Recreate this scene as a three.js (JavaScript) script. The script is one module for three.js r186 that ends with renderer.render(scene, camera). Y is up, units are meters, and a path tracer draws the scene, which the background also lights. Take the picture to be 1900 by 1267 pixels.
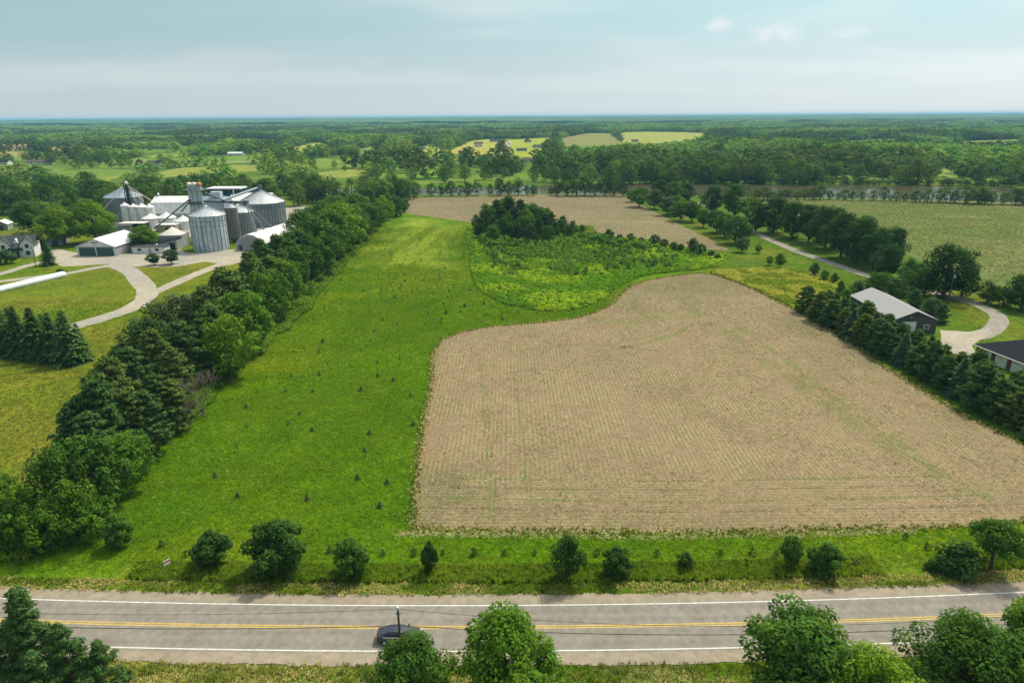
import * as THREE from 'three';
import { mergeGeometries } from 'three/addons/utils/BufferGeometryUtils.js';

// ---------------------------------------------------------------- camera, sky, sun, exposure
const scene = new THREE.Scene();
const R = Math.PI / 180;
const camera = new THREE.PerspectiveCamera(53.13, 1024 / 682, 1, 40000);
camera.position.set(0, 52, 0);
camera.rotation.order = 'YXZ';
camera.rotation.set(-18.3 * R, 0, -0.35 * R);

const SUN_TURN = 44 * R, SUN_UP = 57 * R;                       // sun ahead and to the right, high, behind thin haze
const sunDir = new THREE.Vector3(Math.sin(SUN_TURN) * Math.cos(SUN_UP), Math.sin(SUN_UP), -Math.cos(SUN_TURN) * Math.cos(SUN_UP));
const sun = new THREE.DirectionalLight(new THREE.Color(1, 0.91, 0.72), 3.8);
sun.name = 'sun';
sun.position.copy(sunDir).multiplyScalar(600).add(new THREE.Vector3(0, 0, -250));
sun.target.position.set(0, 0, -250);
sun.castShadow = true; sun.shadow.radius = 9;
Object.assign(sun.shadow.camera, { left: -420, right: 420, top: 420, bottom: -420, near: 1, far: 1500 });
sun.shadow.mapSize.set(4096, 4096);
scene.add(sun, sun.target);

const renderer = new THREE.WebGLRenderer({ antialias: true });
renderer.toneMapping = THREE.LinearToneMapping;
renderer.toneMappingExposure = 1.2;
renderer.shadowMap.enabled = true;
scene.fog = new THREE.FogExp2(new THREE.Color(0.30, 0.66, 0.95), 0.000085);

// ---------------------------------------------------------------- random numbers and noise
function seeded(a) { return () => { a = (a + 0x6d2b79f5) | 0; let t = Math.imul(a ^ (a >>> 15), 1 | a); t = (t + Math.imul(t ^ (t >>> 7), 61 | t)) ^ t; return ((t ^ (t >>> 14)) >>> 0) / 4294967296; }; }
const rnd = seeded(7);
const between = (a, b, r = rnd) => a + (b - a) * r();
const clamp = (v, a = 0, b = 1) => Math.min(b, Math.max(a, v));
const mix = (a, b, t) => a + (b - a) * t;
const mix3 = (a, b, t) => [mix(a[0], b[0], t), mix(a[1], b[1], t), mix(a[2], b[2], t)];
const smooth = (a, b, v) => { const t = clamp((v - a) / (b - a)); return t * t * (3 - 2 * t); };
function hash(x, y, s = 0) { let h = Math.imul(x, 374761393) + Math.imul(y, 668265263) + Math.imul(s, 974711) | 0; h = Math.imul(h ^ (h >>> 13), 1274126177); return ((h ^ (h >>> 16)) >>> 0) / 4294967296; }
function vnoise(x, y, s = 0, period = 0) {
  let xi = Math.floor(x), yi = Math.floor(y); const fx = x - xi, fy = y - yi, u = fx * fx * (3 - 2 * fx), v = fy * fy * (3 - 2 * fy);
  let x1 = xi + 1, y1 = yi + 1;
  if (period) { xi = ((xi % period) + period) % period; x1 = ((x1 % period) + period) % period; yi = ((yi % period) + period) % period; y1 = ((y1 % period) + period) % period; }
  return mix(mix(hash(xi, yi, s), hash(x1, yi, s), u), mix(hash(xi, y1, s), hash(x1, y1, s), u), v);
}
function fbm(x, y, s = 0, n = 4) { let a = 0.5, t = 0, w = 0; for (let i = 0; i < n; i++) { t += a * vnoise(x, y, s + i); w += a; a *= 0.5; x = x * 2.03 + 11.7; y = y * 2.03 + 5.3; } return t / w; }

// ---------------------------------------------------------------- the sky: thin haze and veils of cloud, brighter round the sun
{
  const pr = seeded(12), PUFFS = [[15.6, 6.2, 0.9, 0.6], [19.7, 5.6, 2.0, 0.7], [24.3, 5.4, 1.8, 0.4], [34.3, 7.6, 3, 0.8], [38.5, 5.8, 2.6, 0.8]];
  for (let i = 0; i < 26; i++) PUFFS.push([50 + pr() * 290, 5 + pr() * 22, 1 + pr() * 4, 0.4 + pr() * 1.4]);
  const W = 1280, H = 640, d = new Float32Array(W * H * 4);
  for (let j = 0; j < H; j++) {
    const up = ((j + 0.5) / H - 0.5) * Math.PI, cu = Math.cos(up), y = Math.sin(up);
    for (let i = 0; i < W; i++) {
      const az = ((i + 0.5) / W - 0.5) * 2 * Math.PI, x = Math.cos(az) * cu, z = Math.sin(az) * cu;
      const cs = x * sunDir.x + y * sunDir.y + z * sunDir.z, ang = Math.acos(clamp(cs, -1, 1)) / R;
      const e = Math.max(0, y);
      // clear air, pale at the horizon
      let c = mix3([0.43, 0.50, 0.525], [0.235, 0.43, 0.485], smooth(0.0, 0.14, e));
      c = mix3(c, [0.36, 0.44, 0.50], smooth(0.15, 0.7, e));
      // veils of thin grey cloud
      const k = 1 / (e + 0.10), px = x * k, pz = z * k;
      const veil = smooth(0.36, 0.70, fbm(px * 0.50 + 3.1, pz * 0.8 + 1.7, 21, 5)), streak = fbm(px * 0.35 + pz * 0.2, pz * 2.2, 31, 4);
      c = mix3(c, [0.50, 0.565, 0.58], clamp(veil * 0.75 + (streak - 0.5) * 0.35, 0, 0.9) * smooth(0.0, 0.05, e));
      c = mix3(c, [0.33, 0.395, 0.425], smooth(0.56, 0.40, fbm(px * 0.25 + 9, pz * 0.25 + 4, 41, 3)) * 0.45 * smooth(0.02, 0.2, e));
      // haze lit round the sun
      const glow = 1.25 * Math.exp(-((ang / 42) ** 2)) + 1.6 * Math.exp(-((ang / 15) ** 2));
      c = [c[0] + glow * 0.95, c[1] + glow * 0.93, c[2] + glow * 0.86];
      // scattered small cumulus, low over the land
      let puff = 0;
      const turn = Math.atan2(x, -z) / R, lift = up / R;
      for (const [pa, pe, pw, ph] of PUFFS) { const u = (turn - pa) / pw, v = (lift - pe) / ph; if (u * u + v * v < 4) puff = Math.max(puff, smooth(0.30, 0.85, Math.exp(-(u * u + v * v) * 0.8) * (0.05 + 1.6 * fbm(turn * 1.9, lift * 3.6, 55, 5)))); }
      c = mix3(c, [0.76, 0.78, 0.78], puff * 0.62);
      const o = (j * W + i) * 4; d[o] = c[0]; d[o + 1] = c[1]; d[o + 2] = c[2]; d[o + 3] = 1;
    }
  }
  const t = new THREE.DataTexture(d, W, H, THREE.RGBAFormat, THREE.FloatType);
  t.mapping = THREE.EquirectangularReflectionMapping; t.magFilter = THREE.LinearFilter; t.minFilter = THREE.LinearFilter; t.needsUpdate = true;
  scene.background = t; scene.environment = t;
}

// ---------------------------------------------------------------- textures (grain only; values multiply the colours of the sheets)
function tex(n, fn, srgb = true) {
  const d = new Uint8Array(n * n * 4);
  for (let j = 0; j < n; j++) for (let i = 0; i < n; i++) { const c = fn(i / n, j / n, i, j), o = (j * n + i) * 4; d[o] = clamp(c[0]) * 255; d[o + 1] = clamp(c[1]) * 255; d[o + 2] = clamp(c[2]) * 255; d[o + 3] = 255; }
  const t = new THREE.DataTexture(d, n, n); t.wrapS = t.wrapT = THREE.RepeatWrapping; t.magFilter = THREE.LinearFilter; t.minFilter = THREE.LinearMipmapLinearFilter; t.generateMipmaps = true;
  if (srgb) t.colorSpace = THREE.SRGBColorSpace; t.needsUpdate = true; return t;
}
const T = {};
// grass: 60 m tile
T.grass = tex(1280, (u0, v0) => {
  const u = u0 + (vnoise(u0 * 120, v0 * 120, 41, 120) - 0.5) * 0.01, v = v0 + (vnoise(u0 * 120, v0 * 120, 42, 120) - 0.5) * 0.01;
  const a = vnoise(u * 12, v * 12, 1, 12), b = vnoise(u * 60, v * 60, 2, 60), c = vnoise(u * 240, v * 240, 3, 240), d = vnoise(u * 720, v * 720, 4, 720), e = vnoise(u * 130, v * 520, 5, 130 * 4);
  let l = 0.84 + (a - 0.5) * 0.12 + (b - 0.5) * 0.16 + (c - 0.5) * 0.22 + (d - 0.5) * 0.30 + (e - 0.5) * 0.10;
  const straw = smooth(0.66, 0.9, c * 0.5 + d * 0.5) * 0.9;
  return [l * (1 + (b - 0.5) * 0.12) + straw * 0.12, l + straw * 0.05, l * (1 - (b - 0.5) * 0.2) + straw * 0.1];
});
// crop rows: 60.8 m tile, 80 rows along v
T.rows = tex(2048, (u0, v0) => {
  const wx = vnoise(u0 * 210, v0 * 210, 41, 210), wy = vnoise(u0 * 210, v0 * 210, 42, 210), u = u0 + (wx - 0.5) * 0.006, v = v0 + (wy - 0.5) * 0.006, f = u0 * 80, row = Math.floor(f), furrow = 0.5 + 0.5 * Math.cos((f - row) * 2 * Math.PI), n1 = vnoise(u * 420, v * 420, 5, 420), n0 = vnoise(u * 900, v * 900, 4, 900), n2 = vnoise(u * 150, v * 150, 6, 150), n3 = vnoise(u * 14, v * 14, 7, 14), n4 = vnoise(u * 80, v * 30, 8, 240);
  let l = 0.80 + (furrow - 0.5) * 0.055 * (0.3 + 1.1 * n3) + (n1 - 0.5) * 0.17 + (n0 - 0.5) * 0.13 + (n2 - 0.5) * 0.10 + (n3 - 0.5) * 0.06 + (n4 - 0.5) * 0.04;
  const flake = smooth(0.70, 0.92, n1 * 0.5 + n0 * 0.5) * 0.12, plant = smooth(0.60, 0.8, (1 - furrow) * 0.4 + n1 * 0.35 + n3 * 0.35) * 0.4;
  l += flake;
  return [l - plant * 0.22, l - plant * 0.07, l - plant * 0.2 - 0.012];
});
T.rowsBump = tex(1024, (u, v) => { const furrow = 0.5 + 0.5 * Math.cos(u * 80 * 2 * Math.PI), n = vnoise(u * 400, v * 400, 15, 400), m = vnoise(u * 120, v * 120, 16, 120); const l = furrow * 0.12 + n * 0.55 + m * 0.33; return [l, l, l]; }, false);
T.grit = tex(1024, (u, v) => { const a = vnoise(u * 512, v * 512, 1, 512), b = vnoise(u * 128, v * 128, 2, 128), c = vnoise(u * 16, v * 16, 3, 16); const l = 0.86 + (a - 0.5) * 0.22 + (b - 0.5) * 0.1 + (c - 0.5) * 0.1; return [l, l, l * 0.99]; });
T.lumps = tex(1024, (u, v) => { const l = 0.5 * vnoise(u * 90, v * 90, 1, 90) + 0.3 * vnoise(u * 260, v * 260, 2, 260) + 0.2 * vnoise(u * 512, v * 512, 3, 512); return [l, l, l]; }, false);
T.ripple = tex(512, (u, v) => { const l = 0.6 * vnoise(u * 24, v * 60, 4, 120) + 0.4 * vnoise(u * 90, v * 180, 5, 180); return [l, l, l]; }, false);
T.sheet = tex(256, (u, v) => { const s = 0.5 + 0.5 * Math.cos(u * 16 * 2 * Math.PI); return [s, s, s]; }, false);          // sheet-metal ribs
T.stain = tex(512, (u, v) => { const a = vnoise(u * 24, v * 6, 1, 24), b = vnoise(u * 90, v * 20, 2, 90), c = vnoise(u * 200, v * 200, 3, 200); const l = 0.86 + (a - 0.5) * 0.14 + (b - 0.5) * 0.12 + (c - 0.5) * 0.06; return [l, l, l]; });

const std = (o) => new THREE.MeshPhysicalMaterial({ roughness: 0.95, metalness: 0, specularIntensity: 0.06, ...o });
const lin = (r, g, b) => new THREE.Color(r, g, b);
const M = {
  grass: std({ map: T.grass, vertexColors: true, bumpMap: T.lumps, bumpScale: 0.25 }),
  rows: std({ map: T.rows, vertexColors: true, bumpMap: T.rowsBump, bumpScale: 0.06 }),
  plain: std({ vertexColors: true, bumpMap: T.lumps, bumpScale: 0.2 }),
  road: std({ map: T.grit, vertexColors: true, roughness: 0.9, specularIntensity: 0.2 }),
  water: new THREE.MeshPhysicalMaterial({ color: lin(0.085, 0.080, 0.040), roughness: 0.05, ior: 1.33, bumpMap: T.ripple, bumpScale: 0.03 }),
};

// ---------------------------------------------------------------- naming and scene helpers
const used = new Map();
function numbered(name) { const n = used.get(name) || 0; used.set(name, n + 1); return n ? name + '_' + String(n).padStart(3, '0') : name; }
function shade(o) { o.traverse((m) => { if (m.isMesh) { m.castShadow = true; m.receiveShadow = true; } }); return o; }
function tag(o, label, category, group, kind) { o.userData = { ...o.userData, ...(label && { label }), ...(category && { category }), ...(group && { group }), ...(kind && { kind }) }; return o; }
function top(o) { o.name = numbered(o.name); scene.add(shade(o)); return o; }
function structure(name, g, m) { const o = new THREE.Mesh(g, m); o.name = name; o.userData.kind = 'structure'; return top(o); }
function part(name, g, m, parent, kind) { const o = new THREE.Mesh(Array.isArray(g) ? mergeAll(g) : g, m); o.name = name; if (kind) o.userData.kind = kind; parent.add(o); return o; }
function base(name, x, z, turn = 0, y = 0) { const o = new THREE.Group(); o.name = name; o.position.set(x, y, z); o.rotation.y = turn; return o; }
function mergeAll(list) { const l = list.map((g) => { const n = g.index ? g.toNonIndexed() : g; for (const k of Object.keys(n.attributes)) if (!['position', 'normal', 'uv'].includes(k)) n.deleteAttribute(k); return n; }); return l.length > 1 ? mergeGeometries(l) : l[0]; }
function box(w, h, d, x = 0, y = 0, z = 0) { return new THREE.BoxGeometry(w, h, d).translate(x, y + h / 2, z); }           // stands on y
function rod(a, b, r0, r1 = r0, n = 8) { const A = new THREE.Vector3(...a), B = new THREE.Vector3(...b), L = A.distanceTo(B); const g = new THREE.CylinderGeometry(r1, r0, L, n, 1).translate(0, L / 2, 0); g.applyQuaternion(new THREE.Quaternion().setFromUnitVectors(new THREE.Vector3(0, 1, 0), B.sub(A).normalize())); return g.translate(...a); }

// ---------------------------------------------------------------- sheets of ground
function inside(p, x, z) { let c = false; for (let i = 0, j = p.length - 1; i < p.length; j = i++) { const [xi, zi] = p[i], [xj, zj] = p[j]; if ((zi > z) !== (zj > z) && x < ((xj - xi) * (z - zi)) / (zj - zi) + xi) c = !c; } return c; }
function edgeDist(p, x, z) { let b = 1e9; for (let i = 0, j = p.length - 1; i < p.length; j = i++) { const [ax, az] = p[j], [bx, bz] = p[i], dx = bx - ax, dz = bz - az, t = clamp(((x - ax) * dx + (z - az) * dz) / (dx * dx + dz * dz + 1e-9)); b = Math.min(b, Math.hypot(x - ax - dx * t, z - az - dz * t)); } return b; }
function ragged(p, step, amp, seed = 1) {
  const o = [];
  for (let i = 0; i < p.length; i++) { const [ax, az] = p[i], [bx, bz] = p[(i + 1) % p.length], L = Math.hypot(bx - ax, bz - az), n = Math.max(1, Math.round(L / step)); for (let k = 0; k < n; k++) { const t = k / n, x = mix(ax, bx, t), z = mix(az, bz, t); o.push([x + (fbm(x / 3, z / 3, seed, 3) - 0.5) * 2 * amp, z + (fbm(x / 3, z / 3, seed + 9, 3) - 0.5) * 2 * amp]); } }
  return o;
}
function rounded(p, n = 4) { const c = new THREE.CatmullRomCurve3(p.map(([x, z]) => new THREE.Vector3(x, 0, z)), true, 'centripetal'); return c.getPoints(p.length * n).slice(0, -1).map((v) => [v.x, v.z]); }
function clipCell(p, x0, x1, z0, z1) {
  let out = p;
  for (const [ax, lim, sg] of [[0, x0, 1], [0, x1, -1], [1, z0, 1], [1, z1, -1]]) {
    const src = out; out = [];
    for (let i = 0; i < src.length; i++) { const a = src[i], b = src[(i + 1) % src.length], da = (a[ax] - lim) * sg, db = (b[ax] - lim) * sg; if (da >= 0) out.push(a); if ((da >= 0) !== (db >= 0)) { const t = da / (da - db); out.push([mix(a[0], b[0], t), mix(a[1], b[1], t)]); } }
    if (out.length < 3) return [];
  }
  return out;
}
function sheet(poly, { y = 0, cell = 4, color = () => [1, 1, 1], tile = 60, turn = 0, lift = null }) {
  const xs = poly.map((q) => q[0]), zs = poly.map((q) => q[1]), X0 = Math.min(...xs), X1 = Math.max(...xs), Z0 = Math.min(...zs), Z1 = Math.max(...zs);
  const pos = [], col = [], uv = [], c = Math.cos(turn), s = Math.sin(turn);
  const put = (x, z) => { const yy = y + (lift ? lift(x, z) : 0); pos.push(x, yy, z); col.push(...color(x, z)); uv.push((x * c - z * s) / tile, (x * s + z * c) / tile); };
  const nx = Math.ceil((X1 - X0) / cell), nz = Math.ceil((Z1 - Z0) / cell);
  for (let j = 0; j < nz; j++) {
    const z0 = Z0 + j * cell, z1 = Math.min(Z1, z0 + cell); let row = null;
    const strip = clipCell(poly, X0 - 1, X1 + 1, z0, z1); if (strip.length < 3) continue;
    for (let i = 0; i < nx; i++) {
      const x0 = X0 + i * cell, x1 = Math.min(X1, x0 + cell), q = clipCell(strip, x0, x1, z0, z1); if (q.length < 3) continue;
      const v = q.map(([a, b]) => new THREE.Vector2(a, -b)), tri = THREE.ShapeUtils.isClockWise(v) ? (q.reverse(), v.reverse(), THREE.ShapeUtils.triangulateShape(v, [])) : THREE.ShapeUtils.triangulateShape(v, []);
      for (const t of tri) for (const k of t) put(q[k][0], q[k][1]);
    }
  }
  const g = new THREE.BufferGeometry(); g.setAttribute('position', new THREE.Float32BufferAttribute(pos, 3)); g.setAttribute('color', new THREE.Float32BufferAttribute(col, 3)); g.setAttribute('uv', new THREE.Float32BufferAttribute(uv, 2)); 
  const nn = new Float32Array(pos.length); for (let i = 1; i < nn.length; i += 3) nn[i] = 1; g.setAttribute('normal', new THREE.BufferAttribute(nn, 3));
  return g;
}
const tint = (c, x, z, amt, sc, s = 1) => { const n = (fbm(x / sc, z / sc, s, 4) - 0.5) * 2 * amt; return [c[0] * (1 + n), c[1] * (1 + n * 0.8), c[2] * (1 + n)]; };

// ---------------------------------------------------------------- the setting: ground, fields, water, road
const roadZ = (x) => -59.75 - 0.0005 * x * x - 0.004 * x * 0;
const GREEN = [0.090, 0.192, 0.003], OLIVE = [0.185, 0.190, 0.022], STRAW = [0.42, 0.36, 0.17], DARKG = [0.058, 0.105, 0.014], LAWN = [0.135, 0.180, 0.012], FARG = [0.105, 0.19, 0.035];
const meadow = rounded([[-47.2, -68.2], [-50.2, -78.2], [-50.7, -91.6], [-52.7, -110.5], [-55.7, -134.3], [-59.9, -168.8], [-62.8, -216.1], [-68.9, -271], [-61.9, -302.1], [-67.5, -363.3], [-49.5, -374.7], [-28, -361.7], [-16.6, -330.6], [-14.3, -258.5], [-10, -207.6], [1.4, -172.4], [-15.5, -154.9], [-15.7, -122.1], [-13.7, -89.6], [-13.6, -77.2], [17.2, -75.7], [66.9, -77], [79.3, -75], [72.4, -67.1]], 3);
const mown = [[-64.4, -236.2], [-66.7, -271], [-61.9, -302.1], [-68.2, -367.3], [-49.8, -376.8], [-25.2, -361.6], [-17.5, -322.6], [-16.5, -269.4], [-14.6, -234.8]];
const mownAmount = (x, z) => inside(mown, x, z) ? smooth(0, 16, edgeDist(mown, x, z) + 9 * (fbm(x / 8, z / 8, 51) - 0.5) * 2) * (0.25 + 0.55 * smooth(0.35, 0.62, fbm(x / 4 + 7, z / 22, 5))) : 0;   // cut hay left lying
const lawnWest = -68;
const mid = [[-129.3, -157], [-1093.4, -1460], [930.4, -1162.8], [133.1, -152]];
{
  // grassland round the camera, out to the river
  const z0 = -36, near = [[-330, z0], [330, z0], [560, -560], [-560, -560]];
  structure('grass_ground', sheet(near, { y: 0, cell: 3.5, color: (x, z) => {
    const n = fbm(x / 18, z / 18, 3), m = fbm(x / 6, z / 6, 8), w = fbm(x / 45, z / 45, 13);
    let c;
    if (x < lawnWest - 1) { c = mix3(LAWN, OLIVE, smooth(0.42, 0.7, n)); c = mix3(c, GREEN, smooth(0.5, 0.75, w) * 0.6); if (z < -330) c = mix3(c, FARG, 0.5); }
    else if (x > 78) c = mix3([0.085, 0.155, 0.010], OLIVE, smooth(0.52, 0.8, n) * 0.7);
    else { c = mix3(GREEN, [0.175, 0.215, 0.007], smooth(0.44, 0.68, n) * 0.6); c = mix3(c, [0.060, 0.140, 0.004], smooth(0.46, 0.62, w) * 0.7); }
    c = mix3(c, [0.28, 0.34, 0.045], mownAmount(x, z));
    const dr = Math.abs(z - roadZ(x));
    if (z > roadZ(x) - 12 && z < roadZ(x) + 40) { c = mix3(c, [0.19, 0.215, 0.035], 0.5 * smooth(0.4, 0.65, n)); if (z > roadZ(x)) c = mix3(c, [0.21, 0.185, 0.065], 0.75 * smooth(0.4, 0.6, m) * smooth(12, 4, dr)); }
    return tint(c, x, z, 0.16, 9, 17);
  } }), M.grass);
  // the land beyond, to the horizon
  const far = [[-16000, 2000], [16000, 2000], [16000, -17000], [-16000, -17000]];
  structure('far_land', sheet(far, { y: -0.12, cell: 500, tile: 400, color: (x, z) => tint([0.075, 0.135, 0.022], x, z, 0.2, 700, 5) }), M.grass);
  structure('river_land', sheet([[-1100, -555], [1100, -555], [2600, -2000], [-2600, -2000]], { y: -0.06, cell: 14, tile: 90, color: (x, z) => tint(mix3([0.10, 0.175, 0.022], [0.17, 0.25, 0.035], smooth(0.45, 0.6, fbm(x / 90, z / 90, 4))), x, z, 0.2, 40, 5) }), M.grass);
}

// ploughed and sown fields
const SOIL = [0.312, 0.238, 0.142];
const fieldColor = (x, z) => {
  const n = fbm(x / 24, z / 24, 4), m = fbm(x / 60 + 3, z / 60, 9), k = fbm(x / 5, z / 14, 12);
  let c = mix3(SOIL, [0.225, 0.190, 0.105], smooth(0.44, 0.60, n) * 0.8);
  c = mix3(c, [0.36, 0.262, 0.165], smooth(0.48, 0.66, m) * 0.7);
  c = mix3(c, [0.20, 0.21, 0.085], smooth(0.60, 0.76, k * 0.6 + n * 0.4) * 0.45);
  return tint(c, x, z, 0.08, 3, 2);
};
const cropField = [[-13.2, -78.3], [-14.1, -83.7], [-14.7, -91.2], [-15.3, -98], [-15.8, -107.9], [-16.3, -119.5], [-16.7, -132.1], [-17.9, -141.8], [-18.2, -151], [-16.9, -159], [-13.3, -164.7], [-6.9, -168.7], [1.4, -171.4], [10, -173.7], [17.5, -177.1], [23.7, -182.8], [28.9, -190.7], [32.8, -201.1], [37.6, -212], [44.7, -220.8], [55, -227], [65.2, -230.9], [70.1, -227.4], [73.6, -216.3], [76.6, -200.1], [79, -185.4], [79.7, -177.8], [80.7, -159.2], [80.4, -138.4], [81, -123.3], [82.1, -111.8], [83.9, -103.4], [85.9, -93.2], [89.2, -84.6], [86.1, -81.2], [68.2, -78.8], [53.1, -77.6], [42.5, -77.7], [31.7, -77.2], [17.5, -77], [3.4, -77.5], [-6.6, -78]];
{
  const p = ragged(cropField, 0.9, 0.75, 3);
  const arc = (x, z) => { const r = Math.hypot(x - 30, z + 196); return smooth(17, 20, r) * smooth(27, 23, r) * (z > -200 && x > 20 ? 1 : 0.25); };   // weedy arc where the drill turned
  const streak = (x, z) => smooth(1.6, 0.4, Math.abs((x + 3) * 0.995 - (z + 120) * -0.02)) * 0 + smooth(2.4, 0.8, Math.abs(x - (50 + (z + 190) * 0.13))) * smooth(-215, -190, z);
  const pale = (x, z) => { const u = (x + 2.2) * 0.8 + (z + 88) * 0.6, w = -(x + 2.2) * 0.6 + (z + 88) * 0.8; return smooth(7.5, 1, Math.abs(u)) * smooth(1.9, 0.2, Math.abs(w)) * smooth(0.42, 0.6, fbm(x * 0.9, z * 0.9, 66, 3)); };
  structure('crop_field', sheet(p, { y: 0.03, cell: 1.8, tile: 60.8, color: (x, z) => {
    let c = fieldColor(x, z); const e = edgeDist(cropField, x, z);
    c = mix3(c, [0.17, 0.20, 0.06], 0.55 * Math.max(arc(x, z), streak(x, z)) * smooth(0.3, 0.6, fbm(x / 2, z / 2, 5, 3)));
    c = mix3(c, [0.50, 0.42, 0.22], 0.8 * pale(x, z));
    return mix3(c, [0.33, 0.20, 0.09], 0.55 * smooth(4, 0.5, e) * smooth(0.42, 0.62, fbm(x / 4, z / 4, 19, 3)));
  } }), M.rows);
  // headlands: rows turned along the road and along the evergreen hedge
  const headland = ragged([[-12.7, -78.5], [-14.3, -88.8], [3.9, -90.5], [36, -90.1], [67.2, -91], [81.2, -87.7], [84.9, -81.5], [68.4, -79.1], [53.3, -77.8], [42.6, -77.9], [31.8, -77.4], [17.5, -77.2], [3.4, -77.7], [-6.6, -78.2]], 1.4, 1.0, 8);
  structure('crop_headland', sheet(headland, { y: 0.036, cell: 1.8, tile: 60.8, turn: Math.PI / 2, color: (x, z) => mix3(fieldColor(x, z), [0.50, 0.42, 0.22], 0.8 * pale(x, z)) }), M.rows);
  const side = ragged([[66.4, -228.3], [69.7, -225.7], [73.1, -214.8], [76.2, -198.8], [78.6, -184.3], [79.2, -176.8], [80.3, -158.4], [80.1, -137.7], [80.7, -122.8], [81.8, -111.3], [83.6, -103], [85.8, -93.6], [75.1, -88.5], [68.6, -106.7], [65.5, -126.3], [62.6, -153.4], [61.5, -192.9]], 1.4, 1.2, 12);
  structure('crop_headland', sheet(side, { y: 0.042, cell: 1.8, tile: 60.8, turn: -0.10, color: (x, z) => fieldColor(x, z) }), M.rows);
  // wheel tracks and weedy drill turns
  const track = (pts, w, y, c) => { const k = new THREE.CatmullRomCurve3(pts.map(([x, z]) => new THREE.Vector3(x, 0, z)), false, 'centripetal'), n = pts.length * 14; let a = [], b = []; const flush = () => { if (a.length > 3) structure('wheel_track', sheet([...a, ...b.reverse()], { y, cell: 2, tile: 60.8, color: (x, z) => mix3(fieldColor(x, z), c, 0.35 + 0.4 * fbm(x / 1.5, z / 1.5, 3, 3)) }), M.rows); a = []; b = []; }; for (let i = 0; i <= n; i++) { const q = k.getPointAt(i / n), t = k.getTangentAt(i / n), h = w * (fbm(q.x / 4, q.z / 4, 77, 3) - 0.22); if (h < 0.08) { flush(); continue; } a.push([q.x - t.z * h, q.z + t.x * h]); b.push([q.x + t.z * h, q.z - t.x * h]); } flush(); };
  const GRN = [0.19, 0.215, 0.07], DRK = [0.20, 0.155, 0.10];
  track([[-2.6, -80.9], [-3.9, -96.1], [-5.3, -116.9], [-6.5, -133.5], [-7.6, -150.8]], 0.9, 0.05, GRN); track([[-1.9, -81.5], [-3.2, -96.1], [-4.4, -114.4], [-5.5, -130.4]], 0.6, 0.05, DRK);
  track([[2.5, -83.5], [2, -96], [1.4, -114.4], [-0, -139.8]], 0.7, 0.05, GRN); track([[57.4, -184.2], [60.1, -153.4], [61.6, -132.3], [63, -112.3], [64.7, -95.2], [67.5, -84.2]], 2.6, 0.05, GRN); track([[66.2, -192.8], [67.7, -153.3], [69.1, -124.9], [70.8, -102.6], [73.6, -88.5]], 0.7, 0.05, DRK);
  track([[17.4, -148.4], [29.5, -154], [40.3, -162.2], [50.8, -176.3], [58.9, -196], [61.4, -216.6]], 2.0, 0.054, GRN); track([[21.8, -154.2], [33.2, -160.2], [43.9, -171.5], [52.6, -190.1], [57, -213]], 1.2, 0.054, GRN); track([[-6.1, -145.1], [6.3, -152.5], [19.3, -154.2], [33.8, -150]], 1.6, 0.054, GRN);
  for (const [o, c] of [[0, DRK], [22, GRN], [48, DRK], [70, GRN]]) track([[-13, -83.5 - o * 0.12], [20, -82 - o * 0.12], [50, -82.5 - o * 0.12], [84, -84 - o * 0.12]], 0.5, 0.058, c);
  const back = ragged([[-70.6, -462.7], [-18, -479.3], [75.5, -477.5], [76, -448.8], [80.2, -405.1], [83.2, -351.3], [87.3, -296.8], [88.2, -270.5], [75.1, -276.8], [59.8, -300.5], [35.1, -314.5], [8, -324.8], [-24.8, -355.8], [-59.7, -388.1]], 2, 0.8, 5);
  structure('far_crop_field', sheet(back, { y: 0.03, cell: 4, tile: 60.8, turn: 1.1, color: (x, z) => { let c = mix3(fieldColor(x, z), [0.28, 0.235, 0.135], 0.45); return mix3(c, [0.40, 0.31, 0.17], smooth(5, 1, Math.abs(z + 352 - (x - 60) * 0.12)) * smooth(25, 60, x) * 0.7); } }), M.rows);
  const sown = ragged([[155.1, -456.9], [197.6, -460.9], [245.1, -448.9], [284.9, -429.2], [311.5, -419.6], [380.7, -405.6], [194.6, -199.1], [163, -211.7], [152.2, -208.4], [148.2, -218.1], [152.3, -253.4], [154.7, -281.4], [151.3, -313.2], [152.6, -366], [153.4, -416.8]], 2, 0.8, 6);
  structure('sown_field', sheet(sown, { y: 0.03, cell: 4, tile: 60.8, turn: 0.5, color: (x, z) => { let c = mix3([0.165, 0.215, 0.062], [0.26, 0.245, 0.115], smooth(0.44, 0.64, fbm(x / 40, z / 14, 3)) * 0.7); return tint(c, x, z, 0.24, 5, 3); } }), M.rows);
}
// rough ground with tall weeds, and a patch of yellow weeds at the corner of the crop
const rough = rounded([[-19.5, -335.8], [-16.5, -269.4], [-12.8, -222.4], [-8.2, -203.5], [-1.5, -190.8], [7.6, -184.2], [16.7, -184.6], [25.7, -193.7], [33.3, -210], [46.1, -228], [66.6, -236], [76.1, -243.9], [82.2, -259.7], [72.6, -271], [58.8, -295.1], [37.1, -309.9], [13, -321.4], [-4.9, -331.8]], 3);
const weeds = rounded([[68.8, -231.6], [77.8, -235.7], [89.7, -237.1], [102.2, -235], [105.5, -219.2], [100.2, -204.8], [86.7, -191.1], [80.7, -182.1], [78, -195], [73.8, -217]], 3);
structure('rough_ground', sheet(ragged(rough, 1.5, 0.5, 2), { y: 0.012, cell: 3, color: (x, z) => tint(mix3([0.105, 0.20, 0.006], [0.20, 0.27, 0.012], smooth(0.42, 0.66, fbm(x / 11, z / 11, 6))), x, z, 0.2, 4, 3) }), M.grass);
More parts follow.
